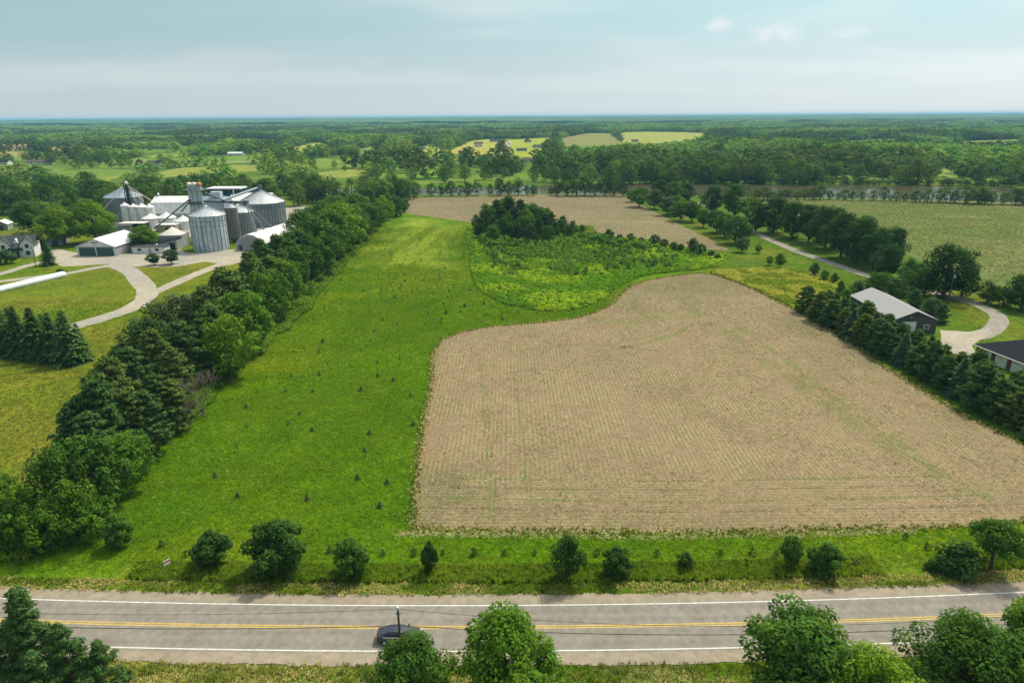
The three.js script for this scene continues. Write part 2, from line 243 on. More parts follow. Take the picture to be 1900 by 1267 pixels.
structure('weed_patch', sheet(ragged(weeds, 1.5, 0.5, 4), { y: 0.012, cell: 2.5, color: (x, z) => tint(mix3([0.19, 0.22, 0.025], [0.36, 0.31, 0.07], smooth(0.42, 0.62, fbm(x / 7, z / 7, 6))), x, z, 0.2, 3, 3) }), M.grass);

// gravel yard and drives
const gravel = (x, z) => tint(mix3([0.44, 0.39, 0.315], [0.37, 0.345, 0.30], smooth(0.4, 0.6, fbm(x / 14, z / 14, 2))), x, z, 0.12, 4, 7);
const drives = [];
function ribbon(pts, w, y, name, color = gravel, m = M.road) {
  const c = new THREE.CatmullRomCurve3(pts.map(([x, z]) => new THREE.Vector3(x, 0, z)), false, 'centripetal'), n = pts.length * 10, a = [], b = [];
  for (let i = 0; i <= n; i++) { const q = c.getPointAt(i / n), t = c.getTangentAt(i / n), k = w / 2 * (1 + (fbm(q.x / 3, q.z / 3, 2, 3) - 0.5) * 0.3); a.push([q.x - t.z * k, q.z + t.x * k]); b.push([q.x + t.z * k, q.z - t.x * k]); }
  const p = [...a, ...b.reverse()]; drives.push(p); return structure(name, sheet(p, { y, cell: 3, tile: 14, color }), m);
}
const yard = ragged(rounded([[-191.9, -284.4], [-174.6, -274.4], [-154.6, -273.8], [-152.8, -312.4], [-131.4, -273], [-111.8, -281.8], [-101.8, -256.1], [-105.7, -249.3], [-116.3, -255.5], [-123, -247.9], [-132.1, -246.3], [-140.1, -248.4], [-151.4, -252.6], [-165.5, -249.1], [-179.7, -263.6]], 3), 1.5, 0.6, 3);
structure('gravel_yard', sheet(yard, { y: 0.03, cell: 3, tile: 14, color: gravel }), M.road);
structure('gravel_yard', sheet(ragged([[-139.8, -418.1], [-126.1, -425.3], [-114.4, -381.8], [-113, -351.9], [-117.8, -311.2], [-152.8, -312.4], [-168, -328.3], [-191, -337.4], [-214.7, -365.6], [-175.9, -395.6]], 1.5, 0.6, 3), { y: 0.03, cell: 4, tile: 14, color: gravel }), M.road);
ribbon([[-150.4, -252.5], [-139.1, -242.8], [-125.7, -225.4], [-115.4, -210.2], [-111, -200.1], [-109.7, -189.2], [-112.2, -179.9], [-116.4, -170], [-121, -160.2], [-127.4, -151.1]], 6.2, 0.034, 'gravel_drive');
ribbon([[-113, -202.1], [-112, -213], [-110.9, -229.8], [-109.1, -245.6], [-106.7, -257.2]], 4.6, 0.038, 'gravel_drive');
ribbon([[-140.1, -250.3], [-150.7, -247.7], [-156.6, -237.9], [-165.1, -230.5], [-172.3, -225], [-181.1, -217.6]], 4.4, 0.042, 'gravel_drive');
ribbon([[-173, -261.3], [-178.8, -257.4], [-180.4, -247.7], [-180.7, -236.8], [-184.7, -227]], 4.0, 0.034, 'gravel_drive');
ribbon([[117.7, -429.4], [116.6, -380.2], [113, -320.8], [113.8, -274.3], [118.1, -240.8], [120.4, -226], [126.1, -206.9], [131.2, -197.5], [132.9, -185.3], [131.1, -176.7], [124.5, -167.4], [114.2, -159], [108.1, -158.7]], 4.2, 0.03, 'gravel_lane', (x, z) => tint([0.31, 0.29, 0.25], x, z, 0.12, 4, 7));
structure('gravel_forecourt', sheet(ragged([[108.2, -164.4], [114.5, -162.5], [121.5, -166], [119.5, -161.5], [108.7, -152.5], [103.4, -142.1], [99.5, -148.8]], 1, 0.3, 3), { y: 0.036, cell: 2, tile: 14, color: gravel }), M.road);

// the river
const river = rounded([[-140.9, -522.7], [-76.7, -526.8], [-20.1, -539.8], [43.2, -548.8], [85.8, -550.5], [148.6, -546.5], [196.6, -539.1], [265.4, -526.2], [325.8, -518.4], [371.5, -503.7], [459.6, -472.8], [440.7, -388], [393.6, -402.5], [311.5, -419.6], [257.1, -439.3], [195.1, -454.7], [157.9, -459.9], [121.5, -471.6], [82.1, -477.1], [-18.2, -486.1], [-70, -478.8], [-127.7, -472.1]], 3);
structure('river', sheet(river, { y: 0.05, cell: 30, tile: 30 }), M.water);

// the road
{
  const band = (o0, o1, y, name, color, m, tile = 9, wob = 0, x0 = -150, x1 = 150) => { const a = [], b = []; for (let x = x0; x <= x1; x += 1) { const w = wob ? (fbm(x / 1.7, o0, 5, 3) - 0.5) * wob : 0, w2 = wob ? (fbm(x / 1.7, o1 + 40, 6, 3) - 0.5) * wob : 0; a.push([x, roadZ(x) + o0 + w]); b.push([x, roadZ(x) + o1 + w2]); } return structure(name, sheet([...a, ...b.reverse()], { y, cell: m === M.road ? 0.6 : 3, tile, color }), m); };
  const off = (x, z) => z - roadZ(x);
  band(-5.3, 5.4, 0.05, 'road_shoulder', (x, z) => tint([0.33, 0.28, 0.215], x, z, 0.14, 1.5, 3), M.road, 9, 0.9);
  band(-3.75, 3.75, 0.056, 'road', (x, z) => {
    const o = Math.abs(off(x, z)), track = smooth(0.65, 0.1, Math.abs(o - 0.95)) + smooth(0.65, 0.1, Math.abs(o - 2.55));
    const c = mix3([0.285, 0.258, 0.222], [0.225, 0.208, 0.185], track * 0.75 * (0.6 + 0.8 * fbm(x / 9, z, 4)));
    return tint(c, x, z, 0.10, 2.2, 3);
  }, M.road, 9);
  const WHITE = std({ color: lin(0.74, 0.73, 0.68), map: T.stain, roughness: 0.8 }), YELLOW = std({ color: lin(0.70, 0.47, 0.075), map: T.stain, roughness: 0.8 });
  const line = (o, w, name, m) => { const a = [], b = []; for (let x = -150; x <= 150; x += 1) { const j = (fbm(x / 2, o, 3) - 0.5) * 0.03; a.push([x, roadZ(x) + o - w / 2 + j]); b.push([x, roadZ(x) + o + w / 2 + j]); } structure(name, sheet([...a, ...b.reverse()], { y: 0.062, cell: 6, tile: 5 }), m); };
  line(-3.42, 0.15, 'white_edge_line', WHITE); line(3.42, 0.15, 'white_edge_line', WHITE);
  line(-0.16, 0.12, 'yellow_centre_line', YELLOW); line(0.16, 0.12, 'yellow_centre_line', YELLOW);
}

// fields beyond the river; sun through cloud gaps is painted into the bright yellow-greens
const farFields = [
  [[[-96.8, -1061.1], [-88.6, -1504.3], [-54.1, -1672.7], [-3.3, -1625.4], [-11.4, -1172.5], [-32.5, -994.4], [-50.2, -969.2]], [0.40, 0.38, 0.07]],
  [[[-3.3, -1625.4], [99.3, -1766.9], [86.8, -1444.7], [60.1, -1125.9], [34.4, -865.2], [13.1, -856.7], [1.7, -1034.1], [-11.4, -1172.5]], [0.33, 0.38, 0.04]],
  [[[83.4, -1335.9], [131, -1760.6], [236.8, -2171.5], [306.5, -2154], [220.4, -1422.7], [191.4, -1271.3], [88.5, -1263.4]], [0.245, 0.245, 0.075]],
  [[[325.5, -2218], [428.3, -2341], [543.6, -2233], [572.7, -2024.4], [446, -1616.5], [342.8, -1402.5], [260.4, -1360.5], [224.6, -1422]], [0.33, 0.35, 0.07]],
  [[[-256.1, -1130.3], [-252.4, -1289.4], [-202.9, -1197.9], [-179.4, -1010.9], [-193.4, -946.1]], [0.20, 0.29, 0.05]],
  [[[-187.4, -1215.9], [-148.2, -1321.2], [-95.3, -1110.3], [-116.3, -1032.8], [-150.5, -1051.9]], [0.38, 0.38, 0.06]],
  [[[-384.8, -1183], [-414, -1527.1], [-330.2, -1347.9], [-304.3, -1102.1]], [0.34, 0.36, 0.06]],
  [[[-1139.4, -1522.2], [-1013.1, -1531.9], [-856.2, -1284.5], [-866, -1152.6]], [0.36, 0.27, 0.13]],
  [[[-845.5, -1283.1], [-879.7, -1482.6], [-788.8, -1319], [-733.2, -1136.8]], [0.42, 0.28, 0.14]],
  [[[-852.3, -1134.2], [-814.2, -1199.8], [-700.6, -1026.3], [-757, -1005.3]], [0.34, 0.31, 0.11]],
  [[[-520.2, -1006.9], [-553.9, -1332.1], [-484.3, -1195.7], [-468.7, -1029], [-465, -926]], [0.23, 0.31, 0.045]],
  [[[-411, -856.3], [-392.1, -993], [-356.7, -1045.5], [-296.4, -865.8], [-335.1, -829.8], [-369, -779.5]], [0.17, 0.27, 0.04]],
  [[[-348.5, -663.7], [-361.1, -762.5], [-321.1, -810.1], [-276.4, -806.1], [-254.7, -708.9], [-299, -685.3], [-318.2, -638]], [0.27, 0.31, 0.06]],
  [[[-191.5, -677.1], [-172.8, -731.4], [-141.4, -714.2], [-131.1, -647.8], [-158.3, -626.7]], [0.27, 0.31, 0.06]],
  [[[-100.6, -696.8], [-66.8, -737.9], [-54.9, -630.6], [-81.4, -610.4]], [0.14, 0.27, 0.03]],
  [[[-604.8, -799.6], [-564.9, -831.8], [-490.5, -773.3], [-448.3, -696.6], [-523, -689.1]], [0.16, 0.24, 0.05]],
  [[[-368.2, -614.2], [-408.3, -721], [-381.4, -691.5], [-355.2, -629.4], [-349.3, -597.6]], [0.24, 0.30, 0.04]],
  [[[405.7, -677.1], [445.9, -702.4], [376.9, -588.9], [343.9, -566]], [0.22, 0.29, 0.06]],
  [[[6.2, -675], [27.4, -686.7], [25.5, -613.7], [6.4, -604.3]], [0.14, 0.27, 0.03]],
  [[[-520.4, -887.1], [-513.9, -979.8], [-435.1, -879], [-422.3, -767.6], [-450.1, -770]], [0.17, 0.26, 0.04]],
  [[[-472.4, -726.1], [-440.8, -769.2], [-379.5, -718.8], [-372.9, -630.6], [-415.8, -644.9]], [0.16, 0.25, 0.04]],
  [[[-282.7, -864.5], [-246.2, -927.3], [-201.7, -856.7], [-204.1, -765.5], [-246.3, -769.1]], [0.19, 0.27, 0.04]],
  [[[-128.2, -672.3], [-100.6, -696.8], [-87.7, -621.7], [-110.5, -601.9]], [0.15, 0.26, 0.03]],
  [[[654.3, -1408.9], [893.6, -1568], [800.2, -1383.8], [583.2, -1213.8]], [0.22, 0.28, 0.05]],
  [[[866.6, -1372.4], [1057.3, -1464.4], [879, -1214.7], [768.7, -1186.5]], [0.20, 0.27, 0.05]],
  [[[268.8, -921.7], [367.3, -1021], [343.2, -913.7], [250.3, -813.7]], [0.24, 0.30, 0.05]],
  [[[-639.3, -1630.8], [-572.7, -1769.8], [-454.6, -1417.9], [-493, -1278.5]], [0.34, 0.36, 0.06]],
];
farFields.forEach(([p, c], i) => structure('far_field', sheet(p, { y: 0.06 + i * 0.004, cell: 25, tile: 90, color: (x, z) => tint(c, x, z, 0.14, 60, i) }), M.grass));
ribbon([[-20.3, -952.9], [-10.7, -1099.8], [-5.7, -1300.3], [0.3, -1521.1]], 9, 0.2, 'gravel_drive');
ribbon([[-406.2, -846], [-374.6, -862.9], [-296.4, -865.8]], 8, 0.2, 'far_road');
ribbon([[428.7, -719.1], [447.1, -717.6], [460.1, -716.4]], 9, 0.2, 'far_road');
const pastures = [[[-92.8, -1015.4], [-33.4, -1023.2], [51.5, -874.3], [38.6, -699.7], [-10.1, -733.2], [-68.1, -787.5]], [[86.6, -1388], [218.3, -1423], [433.9, -1581.2], [303, -1130.8], [156.5, -1015.9], [70, -996.9]], [[-479.9, -927.5], [-378.7, -1111.1], [-286.1, -844.6], [-379.4, -764]], [[-351.2, -663.9], [-248.4, -722.8], [-222.6, -631.2], [-296.9, -594.2]], [[-778.7, -1034.8], [-750.5, -1270.5], [-601.6, -989], [-680.8, -902.4]], [[-229, -975.4], [-83.4, -1014.4], [-78, -865.6], [-179.7, -815.7]], [[-369.9, -1110.1], [-312.2, -1253.7], [-259.6, -978.7], [-312.9, -958.6]], [[-189.6, -652.1], [-131, -660], [-120.5, -582.5], [-166.3, -585.5]], [[-421, -645.2], [-379.5, -718.8], [-323.7, -606], [-358.7, -560.8]], [[-252.3, -769.6], [-201.7, -856.7], [-166, -702], [-218.2, -679.2]], [[351.6, -590.7], [386.4, -598.9], [337.9, -521.7], [307.7, -511.4]], [[565.9, -1216.3], [942.6, -1303.8], [774.5, -1068.4], [464.8, -979.7]], [[238.2, -814.8], [343.2, -913.7], [279.2, -740.1], [207.7, -672.5]]];   // low grazing before the fields
const openLand = (x, z) => farFields.some(([p]) => inside(p, x, z)) || pastures.some((p) => inside(p, x, z));

// ---------------------------------------------------------------- vegetation: crowns are clouds of leaf-sized faces
class Leaves {
  constructor() { this.p = []; this.n = []; this.c = []; }
  // a lozenge leaf or spray: centre, face normal, long axis, length, width, shading direction, colour
  add(x, y, z, nx, ny, nz, ax, ay, az, L, W, sx, sy, sz, col) {
    let d = ax * nx + ay * ny + az * nz; ax -= d * nx; ay -= d * ny; az -= d * nz; let l = Math.hypot(ax, ay, az) || 1; ax /= l; ay /= l; az /= l;
    const bx = ny * az - nz * ay, by = nz * ax - nx * az, bz = nx * ay - ny * ax, h = L / 2, w = W / 2;
    const P = [[x - ax * h, y - ay * h, z - az * h], [x + bx * w, y + by * w, z + bz * w], [x + ax * h, y + ay * h, z + az * h], [x - bx * w, y - by * w, z - bz * w]];
    let mx = nx + sx * 0.7, my = ny + sy * 0.7, mz = nz + sz * 0.7; l = Math.hypot(mx, my, mz) || 1; mx /= l; my /= l; mz /= l;
    for (const k of [0, 2, 1, 0, 3, 2]) { this.p.push(P[k][0], P[k][1], P[k][2]); this.n.push(mx, my, mz); this.c.push(col[0], col[1], col[2]); }
  }
  clump(cx, cy, cz, r, count, size, col, rand, o = {}) {
    const { flat = 0.8, narrow = 0.62, spread = 0.6, vary = 0.30, shell = 0.68 } = o, cv = 1 + (rand() - 0.5) * vary, hue = (rand() - 0.5) * 0.22;
    for (let i = 0; i < count; i++) {
      const u = rand() * 2 - 1, a = rand() * 6.283, s = Math.sqrt(1 - u * u), dx = s * Math.cos(a), dz = s * Math.sin(a), dy = u, rr = r * (shell + (1.04 - shell) * rand());
      let nx = dx * 0.7 + (rand() - 0.5) * 2 * spread, ny = dy * 0.7 + 0.55 + (rand() - 0.5) * 2 * spread, nz = dz * 0.7 + (rand() - 0.5) * 2 * spread; const l = Math.hypot(nx, ny, nz) || 1;
      const k = cv * (0.78 + rand() * 0.44), sz = size * (0.65 + rand() * 0.7);
      this.add(cx + dx * rr, cy + dy * rr * flat, cz + dz * rr, nx / l, ny / l, nz / l, rand() - 0.5 + dx * 0.6, rand() - 0.6, rand() - 0.5 + dz * 0.6, sz, sz * narrow, dx, dy + 0.2, dz, [col[0] * k * (1 + hue), col[1] * k, col[2] * k * (1 - hue)]);
    }
  }
  geometry() { const g = new THREE.BufferGeometry(); g.setAttribute('position', new THREE.Float32BufferAttribute(this.p, 3)); g.setAttribute('normal', new THREE.Float32BufferAttribute(this.n, 3)); g.setAttribute('color', new THREE.Float32BufferAttribute(this.c, 3)); return g; }
}
const leafMat = (r, g, b, t = 0.3) => new THREE.MeshPhysicalMaterial({ color: lin(r, g, b), vertexColors: true, roughness: 0.85, transmission: t, thickness: 0, side: THREE.DoubleSide, specularIntensity: 0.06 });
const L = {
  maple: leafMat(0.097, 0.203, 0.015, 0.4), bright: leafMat(0.15, 0.269, 0.015, 0.4), mid: leafMat(0.07, 0.155, 0.019, 0.4), deep: leafMat(0.049, 0.108, 0.018, 0.4), olive: leafMat(0.111, 0.163, 0.026, 0.4), grey: leafMat(0.098, 0.143, 0.052, 0.4), purple: leafMat(0.035, 0.04, 0.022),
  pine: leafMat(0.064, 0.127, 0.032, 0.15), pineOlive: leafMat(0.103, 0.156, 0.032, 0.15), spruce: leafMat(0.048, 0.092, 0.022, 0.12), blueSpruce: leafMat(0.052, 0.098, 0.039, 0.12), cedar: leafMat(0.071, 0.138, 0.028, 0.15),
  weed: leafMat(0.15, 0.255, 0.014), yellowWeed: leafMat(0.3, 0.29, 0.04), lime: leafMat(0.19, 0.29, 0.025), far: leafMat(0.098, 0.188, 0.022, 0.4), farBright: leafMat(0.161, 0.259, 0.023, 0.4), farDeep: leafMat(0.07, 0.149, 0.027, 0.4),
};
const BARK = std({ color: lin(0.085, 0.065, 0.048), roughness: 1 }), PALEBARK = std({ color: lin(0.19, 0.165, 0.125), roughness: 1 });
function sized(p) { p.crown.computeBoundingBox(); p.h = p.crown.boundingBox.max.y; return p; }
function limbs(list) { return mergeAll(list.map(([a, b, r0, r1]) => rod(a, b, r0, r1, 6))); }
// broadleaf crown: unit tree of height 1 is not used; sizes in metres, later scaled
function broadleaf(seed, { h = 12, r = 4.2, low = 0.18, clumps = 46, leaves = 90, size = 0.42, fork = 7, lop = 0.3, narrowTop = 0.75 } = {}) {
  const rand = seeded(seed), lv = new Leaves(), wood = [], cy = h * (low + 1) / 2, ry = h * (1 - low) / 2;
  wood.push([[0, -0.3, 0], [between(-0.2, 0.2, rand), h * 0.55, between(-0.2, 0.2, rand)], r * 0.065, r * 0.035]);
  const ends = [];
  for (let i = 0; i < clumps; i++) {
    const u = 1 - 2 * ((i + 0.5) / clumps), a = i * 2.39996 + rand() * 0.9, s = Math.sqrt(1 - u * u);
    const bump = 0.80 + lop * (fbm(Math.cos(a) * 1.3 + seed, u * 1.8 + Math.sin(a) * 1.3, seed, 2) - 0.3) * 1.5, taper = u > 0 ? mix(1, narrowTop, u) : 1;
    const inn = rand() < 0.2 ? 0.45 : between(0.62, 0.92, rand), cr = r * between(0.17, 0.32, rand);
    const x = Math.cos(a) * s * r * bump * inn * taper, z = Math.sin(a) * s * r * bump * inn * taper, y = cy + u * ry * Math.min(1.02, bump) * Math.max(inn, 0.7);
    lv.clump(x, Math.max(y, cr * 0.6), z, cr, Math.round(leaves * (cr / (r * 0.29)) ** 2), size, [1, 1, 1], rand);
    if (i % Math.ceil(clumps / fork) === 0) ends.push([x, y, z]);
  }
  for (const e of ends) { const y0 = h * between(0.2, 0.45, rand); wood.push([[0, y0, 0], [e[0] * 0.9, Math.max(e[1] * 0.95, y0 + 0.3), e[2] * 0.9], r * 0.03, r * 0.01]); }
  return sized({ crown: lv.geometry(), trunk: limbs(wood), r });
}
// spruce: tiers of drooping sprays
function spruce(seed, { h = 12, r = 3, tiers = 26, per = 11, size = 0.85, droop = 0.35, ragg = 0.25, low = 0.02, shape = 0.85 } = {}) {
  const rand = seeded(seed), lv = new Leaves(), wood = [[[0, -0.3, 0], [0, h * 0.97, 0], r * 0.07, 0.02]];
  for (let t = 0; t < tiers; t++) {
    const f = t / (tiers - 1), y = h * mix(low + 0.03, 0.985, Math.pow(f, 0.92)), R = r * Math.pow(1 - f, shape) + 0.12, n = Math.max(4, Math.round(per * (0.4 + 0.6 * (1 - f))));
    for (let b = 0; b < n; b++) {
      const a = b / n * 6.283 + t * 1.9 + rand() * 0.5, len = R * (1 - ragg * rand()), dx = Math.cos(a), dz = Math.sin(a), k0 = Math.max(2, Math.round(len / (size * 0.42)));
      for (let k = 0; k < k0; k++) {
        const q = (k + 0.6) / k0, d = len * q, yy = y - droop * len * q * q + 0.12 * Math.sin(q * 3), w = size * (0.75 + rand() * 0.5), c = 0.7 + rand() * 0.5 + q * q * 0.12;
        for (const sd of [-1, 1]) lv.add(dx * d - dz * sd * w * 0.22, yy + (rand() - 0.5) * 0.12, dz * d + dx * sd * w * 0.22, dx * 0.25 - dz * sd * 0.3, 0.85 + rand() * 0.2, dz * 0.25 + dx * sd * 0.3, dx - dz * sd * 0.8, -droop * q * 1.4, dz + dx * sd * 0.8, w, w * 0.42, dx * 0.8, 0.4, dz * 0.8, [c, c, c * (0.9 + rand() * 0.2)]);
      }
    }
  }
  return sized({ crown: lv.geometry(), trunk: limbs(wood), r });
}
// pine: irregular upswept boughs with plumes of needles
function pine(seed, { h = 12, r = 3.4, boughs = 58, plumes = 5, needles = 42, size = 0.52, low = 0.08, tip = 0.55, flat = 0.55 } = {}) {
  const rand = seeded(seed), lv = new Leaves(), wood = [[[0, -0.3, 0], [0, h * 0.95, 0], r * 0.06, 0.03]];
  for (let b = 0; b < boughs; b++) {
    const f = (b + rand()) / boughs, y = h * mix(low, 0.95, f), a = b * 2.4 + rand() * 1.1, prof = f < 0.3 ? mix(0.85, 1, f / 0.3) : Math.pow((1 - f) / 0.7, tip), len = r * prof * between(0.6, 1.08, rand) + 0.2, dx = Math.cos(a), dz = Math.sin(a), rise = between(0.0, 0.4, rand);
    if (b % 3 === 0) wood.push([[0, y, 0], [dx * len * 0.9, y + rise * len * 0.9, dz * len * 0.9], r * 0.018, 0.015]);
    for (let p = 0; p < plumes; p++) { const q = mix(0.4, 1, (p + rand()) / plumes), o = (rand() - 0.5) * len * 0.5; lv.clump(dx * len * q - dz * o, y + rise * len * q, dz * len * q + dx * o, Math.max(0.3, r * 0.17 * between(0.7, 1.2, rand)), needles, size, [1, 1, 1], rand, { flat, narrow: 0.3, spread: 0.75, vary: 0.35, shell: 0.3 }); }
  }
  lv.clump(0, h * 0.96, 0, r * 0.10, needles, size * 0.8, [1, 1, 1], rand, { flat: 1.6, narrow: 0.3 });
  return sized({ crown: lv.geometry(), trunk: limbs(wood), r });
}
function shrub(seed, { h = 2.4, r = 1.6, clumps = 14, leaves = 70, size = 0.28 } = {}) {
  const rand = seeded(seed), lv = new Leaves(), wood = [];
  for (let i = 0; i < clumps; i++) { const a = i * 2.4 + rand(), q = Math.sqrt((i + 0.3) / clumps), y = h * between(0.25, 0.85, rand) * (1.15 - q * 0.6), cr = r * between(0.3, 0.45, rand); const x = Math.cos(a) * q * r * 0.72, z = Math.sin(a) * q * r * 0.72; lv.clump(x, Math.max(cr * 0.5, y), z, cr, leaves, size, [1, 1, 1], rand); if (i % 3 === 0) wood.push([[x * 0.15, -0.1, z * 0.15], [x * 0.8, y, z * 0.8], 0.045, 0.02]); }
  return sized({ crown: lv.geometry(), trunk: limbs(wood), r });
}
function bare(seed, h = 9) {
  const rand = seeded(seed), wood = [];
  const grow = (a, d, len, r, n) => { const b = [a[0] + d[0] * len, a[1] + d[1] * len, a[2] + d[2] * len]; wood.push([a, b, r, r * 0.62]); if (n > 0) for (let k = 0; k < (n > 2 ? 3 : 4); k++) { const v = new THREE.Vector3(d[0] + between(-0.55, 0.55, rand), d[1] + between(-0.1, 0.3, rand), d[2] + between(-0.55, 0.55, rand)).normalize(); grow(b, [v.x, v.y, v.z], len * between(0.62, 0.86, rand), r * 0.62, n - 1); } };
  for (let s = 0; s < 3; s++) { const v = new THREE.Vector3(between(-0.3, 0.3, rand), 1, between(-0.3, 0.3, rand)).normalize(); grow([between(-0.4, 0.4, rand), -0.2, between(-0.4, 0.4, rand)], [v.x, v.y, v.z], h * 0.27, 0.085, 4); }
  return { trunk: limbs(wood), h, r: 2 };
}
// an old cedar: several leaders of different height grown together
function cedar(seed) {
  const rand = seeded(seed), crowns = [], trunks = [];
  for (const [x, z, h, r] of [[-0.6, 0, 14.5, 3.3], [2.6, 0.6, 10.6, 3.0], [-2.9, -0.8, 10.0, 2.9], [4.9, -0.4, 7.6, 2.5], [0.8, 2.2, 9.0, 3.0], [-4.6, 1.2, 7.0, 2.4]]) { const p = pine(seed + Math.round(h * 10), { h, r, boughs: Math.round(h * 4.6), plumes: 5, needles: 40, size: 0.5, tip: 0.95, flat: 0.6, low: 0.02 }); crowns.push(p.crown.translate(x, 0, z)); trunks.push(p.trunk.translate(x, 0, z)); }
  return sized({ crown: mergeGeometries(crowns), trunk: mergeGeometries(trunks), r: 6 });
}
const K = {
  maple: [1, 2, 3, 4].map((s) => broadleaf(s * 11, { h: 11, r: 4.6, low: 0.12, clumps: 90, leaves: 240, size: 0.34, lop: 0.7 })),
  tree: [5, 6, 7, 8, 9].map((s) => broadleaf(s * 13, { h: 12, r: 4.9, low: 0.02, clumps: 66, leaves: 105, size: 0.52, lop: 0.75 })),
  lollipop: [12, 13, 14].map((s) => broadleaf(s * 17, { h: 7, r: 3.0, low: 0.10, clumps: 46, leaves: 110, size: 0.38, lop: 0.6 })),
  young: [15, 16, 17].map((s) => broadleaf(s * 19, { h: 5, r: 2.3, low: 0.0, clumps: 46, leaves: 150, size: 0.30, lop: 0.42 })),
  spruce: [21, 22, 23].map((s) => spruce(s, { h: 12, r: 3.5, tiers: 24, per: 12, size: 1.0, ragg: 0.45, shape: 0.7, droop: 0.28 })),
  pine: [31, 32, 33, 34].map((s) => pine(s, { h: 12, r: 3.3 })),
  cedar: [cedar(41)],
  hedge: [51, 52, 53].map((s) => pine(s, { h: 8.5, r: 3.0, boughs: 60, plumes: 5, needles: 34, size: 0.5, tip: 0.6, low: 0.01, flat: 0.7 })),
  shrub: [61, 62, 63].map((s) => shrub(s)),
  seedling: [71, 72].map((s) => spruce(s, { h: 1.1, r: 0.55, tiers: 7, per: 7, size: 0.34, droop: -0.15, ragg: 0.7, low: 0.05 })),
  sapling: [73, 74].map((s) => broadleaf(s, { h: 2.4, r: 0.55, low: 0.3, clumps: 10, leaves: 14, size: 0.2 })),
  youngPine: [76, 77, 78].map((s) => pine(s, { h: 3, r: 1.1, boughs: 18, plumes: 2, needles: 16, size: 0.34, tip: 0.8, low: 0.02 })),
  distant: [81, 82, 83, 84].map((s) => broadleaf(s * 3, { h: 15, r: 6.6, low: 0, clumps: 42, leaves: 34, size: 1.0, lop: 0.65, fork: 3 })),
  shade: [95].map((s) => broadleaf(s * 3, { h: 7, r: 4.0, low: 0.36, clumps: 50, leaves: 130, size: 0.36, lop: 0.5, narrowTop: 0.9 })),
};
const dead = [91, 92].map((s) => bare(s));
// plants one tree: a group at the foot of the trunk with trunk and crown
const TONE = new Map([[L.maple, 'fresh green'], [L.bright, 'bright green'], [L.mid, 'mid green'], [L.deep, 'dark green'], [L.olive, 'olive green'], [L.grey, 'grey green'], [L.pine, 'deep green'], [L.pineOlive, 'olive tinged'], [L.spruce, 'blackish green'], [L.blueSpruce, 'bluish'], [L.cedar, 'mossy green'], [L.lime, 'lime green'], [L.far, 'plain green'], [L.farBright, 'pale yellow green'], [L.farDeep, 'dark green']]);
function plant(name, kind, x, z, h, mat, label, category, group, wide = 1, k = null) {
  const list = K[kind], p = list[k ?? Math.floor(rnd() * list.length)], o = base(name, x, z, rnd() * 6.283), s = h / p.h;
  part('trunk', p.trunk, BARK, o); part('crown', p.crown, mat, o);
  o.scale.set(s * wide, s, s * wide * between(0.92, 1.08)); tag(o, label.replace('~', TONE.get(mat)).replace('^', s > 1.1 ? 'tall' : s < 0.88 ? 'small' : 'medium-sized'), category, group); return top(o);
}
const pick = (...a) => a[Math.floor(rnd() * a.length)];

// ---------------------------------------------------------------- trees, one by one
// south verge of the road
plant('cedar_tree', 'cedar', -42.4, -49.2, 14.0, L.pine, 'tall ragged evergreen with feathery boughs on the near road verge', 'tree', null, 1, 0);
plant('maple_tree', 'maple', -9.3, -48.2, 9.6, L.mid, 'dark green maple hiding the front of the blue car and the pole foot', 'tree', null, 0.86, 0);
plant('maple_tree', 'maple', -0.6, -48.4, 11.6, L.maple, 'fresh green maple beside the dark maple by the utility pole', 'tree', null, 0.95, 1);
plant('maple_tree', 'maple', 26.2, -48.8, 10.6, L.mid, 'broad dark maple on the near verge with road showing through its crown', 'tree', null, 1.35, 2);
plant('maple_tree', 'maple', 30.8, -45.2, 9.8, L.bright, 'low light green maple growing against the broad dark maple on the verge', 'tree', null, 0.95, 3);
plant('maple_tree', 'maple', 40.6, -48.2, 10.3, L.mid, 'wide leafy maple beside the tallest tree of the near verge', 'tree', null, 1.15, 0);
plant('maple_tree', 'maple', 49.5, -50.2, 11.8, L.maple, 'tallest leafy tree on the near verge, at the end of the maple row', 'tree', null, 1.0, 1);
plant('maple_tree', 'maple', 45.2, -45.0, 10.2, L.bright, 'yellow green maple growing beside the tallest verge tree', 'tree', null, 1.0, 2);

